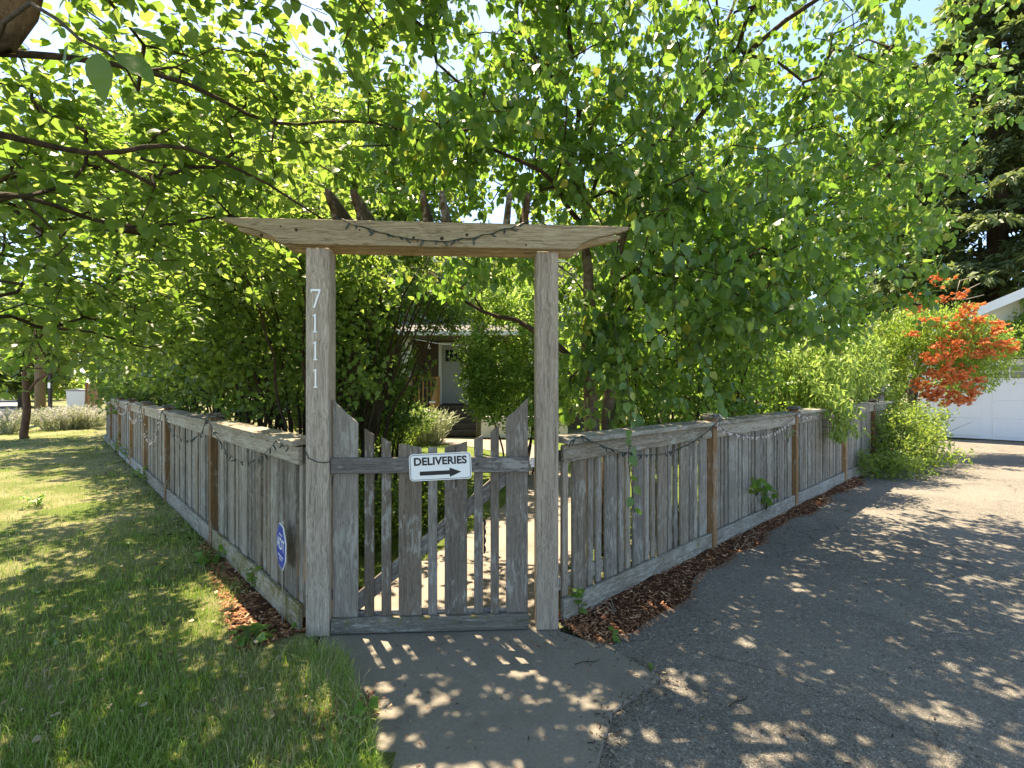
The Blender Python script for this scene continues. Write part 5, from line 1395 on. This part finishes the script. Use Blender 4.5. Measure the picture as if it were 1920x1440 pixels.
# far hedges beyond the street end
for (px, py, ww, hh, lb) in ((150, 748, 2.4, 1.6, 'pale sunlit bush beyond the grey bins'), (118, 745, 1.8, 1.3, 'rounded bush behind the dark post'), (30, 748, 3.2, 1.3, 'low hedge across the street at the left edge')):
    x, y, _ = gp(px, py)
    make_tree('far_bush', lb, 'shrub', (x, y, 0), [[(x, y, 0, .06), (x, y, hh*.6, .03)]], [((x, y, hh*.6), (ww*1.2, ww*.7, hh*.75))], 170, 14, (.2, .34), M['leaf_bright'], M['bark_grey'], 'bush', .6, False, 1.1, .1, group='bushes at the end of the street', gaps=-.9, r0=.004, step=.6, kseg=5, keep=lambda p: p[:, 2] > .05, trunk_name='stem')

# utility pole, guy-wire guard, dark post
x, y, _ = gp(75, 797)
up = tag(empty('utility_pole', (x, y, 0)), 'thick weathered wooden utility pole by the street behind the flower bed', 'pole')
m = MB(); m.tube([(0, 0, 0), (0.0, 0, 4.5), (0, 0, 9)], [.16, .145, .12], 14); m.build('post', M['tar'], up, smooth=True)
m = MB(); m.box(-.9, .9, -.06, .06, 8.2, 8.32); m.build('crossarm', M['tar'], up)
x, y, _ = gp(86, 775)
gw = tag(empty('wire_guard', (x, y, 0)), 'yellow plastic guard on the slanting wire right of the utility pole', 'wire guard')
m = MB(); m.tube([(0, 0, 0), (-.12, 0, 1.7)], .045, 8); m.build('guard', M['yellow'], gw, smooth=True)
m = MB(); m.tube([(-.12, 0, 1.7), (-.62, 0, 8.6)], .012, 5); m.build('wire', M['steel'], gw)
x, y, _ = gp(94, 780)
sp = tag(empty('sign_post', (x, y, 0)), 'slim black post with a small pale plate right of the yellow guard', 'post')
m = MB(); m.box(-.06, .06, -.06, .06, 0, 2.6); m.build('post', M['iron'], sp, .004)
m = MB(); m.box(-.05, .07, -.075, -.062, 1.35, 1.62); m.build('plate', M['white'], sp, .002)
x, y, _ = gp(98, 757)
# grey bins and board fence end by the next garden
x, y, _ = gp(146, 768)
bn = tag(empty('grey_bin', (x, y, 0), .5), 'pale grey wheeled bin beyond the flower bed', 'bin')
m = MB(); m.prism([(-.38, .05), (.38, .05), (.46, 1.15), (-.46, 1.15)], -.4, .4, 'y'); m.build('body', M['steel'], bn, .02)
m = MB(); m.prism([(-.5, 1.155), (.5, 1.155), (.5, 1.2), (0, 1.27), (-.5, 1.2)], -.45, .45, 'y'); m.build('lid', M['siding_grey'], bn, .01)
for sx in (-.3, .3):
    m = MB(); m.tube([(sx, .36, .09), (sx+.06, .36, .09)], .09, 12); m.build('wheel', M['tyre'], bn)
x, y, _ = gp(170, 770)
bf = tag(empty('board_fence', (x, y, 0), R(-20)), 'short run of warm brown upright boards beside the grey bin', 'fence')
for k in range(7): box_obj('board', M['cedar'], bf, -.3+.19*k, -.12+.19*k, -.01, .01, .05, 1.55+.02*(k % 2))
box_obj('rail', M['cedar'], bf, -.3, 1.0, .011, .05, 1.2, 1.29); box_obj('post', M['cedar'], bf, -.42, -.31, -.05, .06, 0, 1.65)
# parked car across the street
x, y, _ = gp(22, 742)
car = tag(empty('parked_car', (x, y, -.01), R(8)), 'pale car parked far down the street at the left edge', 'car')
body = [(-2.1, .35), (2.1, .35), (2.15, .7), (2.0, .9), (1.1, .98), (.5, 1.42), (-1.0, 1.45), (-1.75, 1.0), (-2.12, .92)]
m = MB(); m.prism(body, -.85, .85, 'y'); m.build('body', M['carpaint'], car, .06)
m = MB(); m.prism([(.95, 1.0), (.45, 1.36), (-.95, 1.38), (-1.5, 1.02)], -.856, .856, 'y'); m.build('window', M['glass'], car)
for xx in (-1.3, 1.35):
    for yy in (-.86, .7):
        m = MB(); m.tube([(xx, yy, .33), (xx, yy+.16, .33)], .33, 14); m.build('wheel', M['tyre'], car)

# ------------------------------------------------------------------ small plants
def spiky(name, label, cat, loc, n, h, spread, leaf, flower=None, group=None, wid=.004, lean=.5):
    """a clump of thin stalks with narrow blades (grass, lavender)"""
    r = tag(empty(name, loc), label, cat, group)
    pos, ax, nr, sz = [], [], [], []
    fp, fa, fs = [], [], []
    for i in range(n):
        a = random.uniform(0, 2*math.pi); q = random.random()**.6
        p = np.array([math.cos(a)*spread*q*.55, math.sin(a)*spread*q*.55, 0.0])
        hh = h*random.uniform(.6, 1.05)
        d = unit(np.array([math.cos(a)*lean*q, math.sin(a)*lean*q, 1.0])+np.random.default_rng(i).normal(size=3)*.12)
        for k in range(5):
            f = k/5
            pos.append(p+d*hh*f); ax.append(d+np.array([random.gauss(0, .25), random.gauss(0, .25), -.1*k])); nr.append(np.array([random.gauss(0, 1), random.gauss(0, 1), .2])); sz.append(hh*.34)
        if flower:
            for k in range(9):
                fp.append(p+d*hh*(.75+.27*k/8)); fa.append(np.array([random.gauss(0, 1), random.gauss(0, 1), .6])); fs.append(random.uniform(.022, .042)*h)
    wrap('foliage', leaf_mesh('foliage', np.array(pos), np.array(ax), np.array(nr), np.array(sz), False, wid/ (h*.34)*12, .3), leaf, r)
    if flower:
        wrap('flower_spike', leaf_mesh('flower_spike', np.array(fp), np.array(fa), np.random.default_rng(1).normal(size=(len(fp), 3)), np.array(fs)*1.6, False, 1.3, .1), flower, r)
    return r
for px, py, lb in ((112, 805, 'leftmost clump of pale flowering lavender below the utility pole'), (140, 803, 'middle clump of pale flowering lavender in the bed past the lawn'), (167, 801, 'right hand clump of pale lavender by the far fence end'), (8, 812, 'pale flowering clump at the left picture edge by the street')):
    spiky('lavender_clump', lb, 'flower clump', gp(px, py), 170, .78, .85, M['leaf_silver'], M['petal_lilac'], 'lavender clumps past the lawn', .006, .6)
x, y, _ = gp(802, 832)
spiky('feathery_grass', 'clump of feathery pale grass in front of the porch steps', 'grass clump', (x, y, 0), 260, .88, .55, M['leaf_silver'], M['leaf_silver'], None, .005, .55)
x, y, _ = gp(745, 838)
spiky('feathery_grass', 'low green grassy clump left of the feathery pale grass', 'grass clump', (x, y, 0), 160, .5, .6, M['leaf_ground'], None, None, .006, .7)

WL = [single_leaf('leaf', 1.15, .25), single_leaf('leaf', .95, .4, .08), single_leaf('leaf', 1.25, .1, -.08)]
for q in WL: q.materials.append(M['leaf_weed'])
def weed(name, label, loc, stems, size, per, h, lean=.3, dark=False, group='weeds along the fences', lift=0.0):
    r = tag(empty(name, loc), label, 'plant', group)
    m = MB()
    for sidx in range(stems):
        a = random.uniform(0, 2*math.pi); d = Vector((math.cos(a)*lean, math.sin(a)*lean, 1)).normalized()
        hh = h*random.uniform(.7, 1.05)
        P = [Vector((0, 0, lift-.01)), d*hh*.5+Vector((0, 0, lift)), d*hh+Vector((d.x*.2*hh, d.y*.2*hh, lift-.04*hh))]
        m.tube(P, [.004, .003, .0015], 5)
        for k in range(per):
            f = .25+.75*(k+.5)/per
            p = P[0].lerp(P[1], f*2) if f < .5 else P[1].lerp(P[2], f*2-1)
            b = a+random.uniform(-2.2, 2.2)
            ax = Vector((math.cos(b), math.sin(b), random.uniform(-.2, .55))).normalized()
            nn = Vector((random.gauss(0, .35), random.gauss(-.35, .35), 1)); sd = nn.cross(ax).normalized(); nn = ax.cross(sd)
            o = wrap('leaf', random.choice(WL), None, r, p)
            o.rotation_mode = 'QUATERNION'; o.rotation_quaternion = Matrix((ax, sd, nn)).transposed().to_quaternion()
            s_ = random.uniform(*size); o.scale = (s_,)*3
    m.build('stem', M['stem'], r, smooth=True)
    return r
weed('weed', 'broad leaved weed at the foot of the left fence below the yard sign side', gp(478, 1108), 4, (.04, .075), 6, .22)
weed('weed', 'single round leafed seedling against the base of the left arbor post', gp(563, 1182), 1, (.05, .07), 3, .1)
weed('weed', 'pale lobed weed rising beside the base of the right arbor post', (*fr(.14, .06), .02), 2, (.035, .06), 6, .26, .12)
weed('weed', 'small bright seedling on the bark mulch right of the walkway', gp(1153, 1205), 2, (.03, .05), 4, .1, .2)
weed('weed', 'fresh green seedling in the bark patch at the walkway corner', gp(688, 1352, .02), 2, (.035, .06), 5, .13, .2)
weed('weed', 'tiny plant on the edge of the asphalt beyond the walkway corner', gp(1222, 1252), 2, (.015, .03), 4, .03)
for i, (px, py, hh, lb) in enumerate(((425, 1000, .16, 'weed by the second slat run of the left fence near its first cedar post'), (395, 1060, .14, 'flat weed in the grass left of the mulch'), (330, 905, .35, 'leafy weed clump leaning on the left fence at its second cedar post'),
        (250, 870, .5, 'tall weed growing against the left fence at its fourth panel'), (215, 850, .55, 'weed clump at the far end of the lawn by the fence'), (280, 905, .3, 'weed between the second and third cedar posts of the left fence'), (470, 1210, .1, 'low weed leaf in the grass near the gate mulch'), (70, 950, .2, 'tall grass weed in the middle of the lawn strip'))):
    weed('weed', lb, gp(px, py), 10 if hh > .25 else 6, (.03, .085), 7, hh*1.25, .7)
for i in range(11):
    px, py = random.uniform(20, 520), random.uniform(930, 1330)
    if inpoly(np.array([gp(px, py)[0]]), np.array([gp(px, py)[1]]), lawn_poly)[0]:
        weed('weed', 'small flat broad leafed weed growing in the lawn grass', gp(px, py, .01), 5, (.03, .06), 2, .05, 1.6, group='broad leafed weeds in the lawn')
c = fr(9.15, .0)
pt = tag(empty('flower_pot', (c[0], c[1], 1.222)), 'small dark pot of pale flowers standing on the far end of the right fence', 'pot')
m = MB(); m.tube([(0, 0, 0), (0, 0, .01), (0, 0, .15), (0, 0, .155), (0, 0, .175)], [.07, .075, .1, .115, .115], 12); m.build('body', M['capblock'], pt)
n = 60
pp = np.stack([rng.normal(size=n)*.1, rng.normal(size=n)*.08, .2+.09*rng.random(n)], 1)
wrap('blossom', leaf_mesh('blossom', pp, rng.normal(size=(n, 3)), np.array([0, 0, 1.])+rng.normal(size=(n, 3))*.5, .05+.04*rng.random(n), False, 1.3), M['petal_lilac'], pt)
pp = np.stack([rng.normal(size=n)*.1, rng.normal(size=n)*.08, .17+.07*rng.random(n)], 1)
wrap('foliage', leaf_mesh('foliage', pp, rng.normal(size=(n, 3)), np.array([0, 0, 1.])+rng.normal(size=(n, 3))*.5, .06+.05*rng.random(n), False, 1.1), M['leaf_weed'], pt)
# vines on the right fence
p = ap(1418, 945, 5.0)
vr = weed('climber', 'two leafed climber pushing out of the right fence between its first two posts', (p[0]-.0, p[1], .42), 5, (.06, .11), 5, .25, .8, group='climbers on the right fence')
p = fr(3.32, .06)
weed('climber', 'glossy leafy sprout hanging on the right fence kickboard before the second post', (p[0], p[1], .18), 7, (.05, .085), 7, .28, .45, group='climbers on the right fence')
p = fr(3.95, .08)
weed('climber', 'reddish flowered tendril below the top rail of the right fence', (p[0], p[1], .88), 2, (.03, .06), 5, .2, .4, group='climbers on the right fence')
# dry stalks in the mulch
for i, (s_, o_, lb) in enumerate(((.35, .2, 'bent dry stalk in the mulch beside the right arbor post'), (2.3, .2, 'dry grass stalks under the first cedar post of the right fence'), (3.0, .3, 'dry stalks at the asphalt edge past the first right fence post'))):
    r = tag(empty('dry_stalk', (*fr(s_, o_), .02)), lb, 'stalk', 'dry stalks in the mulch')
    m = MB()
    for k in range(4):
        a = random.uniform(0, 6.28); L = random.uniform(.1, .24)
        m.tube([(0, 0, 0), (math.cos(a)*L*.5, math.sin(a)*L*.5, L*.5), (math.cos(a)*L*1.1, math.sin(a)*L*1.1, L*.25)], .0018, 4)
    m.build('stem', M['twig'], r)
tw = [(1100, 1250, 'thin twig lying on the walkway near the bright patch'), (1795, 1188, 'pale bent twig lying alone on the driveway asphalt'), (1385, 1318, 'dark twig lying among the light flecks on the drive'), (1255, 1085, 'forked twig at the asphalt edge below the mulch')]
for px, py, lb in tw:
    x, y, _ = gp(px, py)
    r = tag(empty('fallen_twig', (x, y, .024 if px < 1200 else .005), random.uniform(-.6, .6)), lb, 'twig', 'fallen twigs on the paving')
    m = MB(); m.tube([(-.07, 0, .002), (-.02, .008, .006), (.04, -.004, .003), (.08, .006, .004)], [.003, .0028, .0025, .0015], 5)
    m.tube([(.0, .003, .004), (.03, .03, .008)], [.002, .001], 4); m.build('stem', M['twig'] if px == 1795 else M['bark_dark'], r)
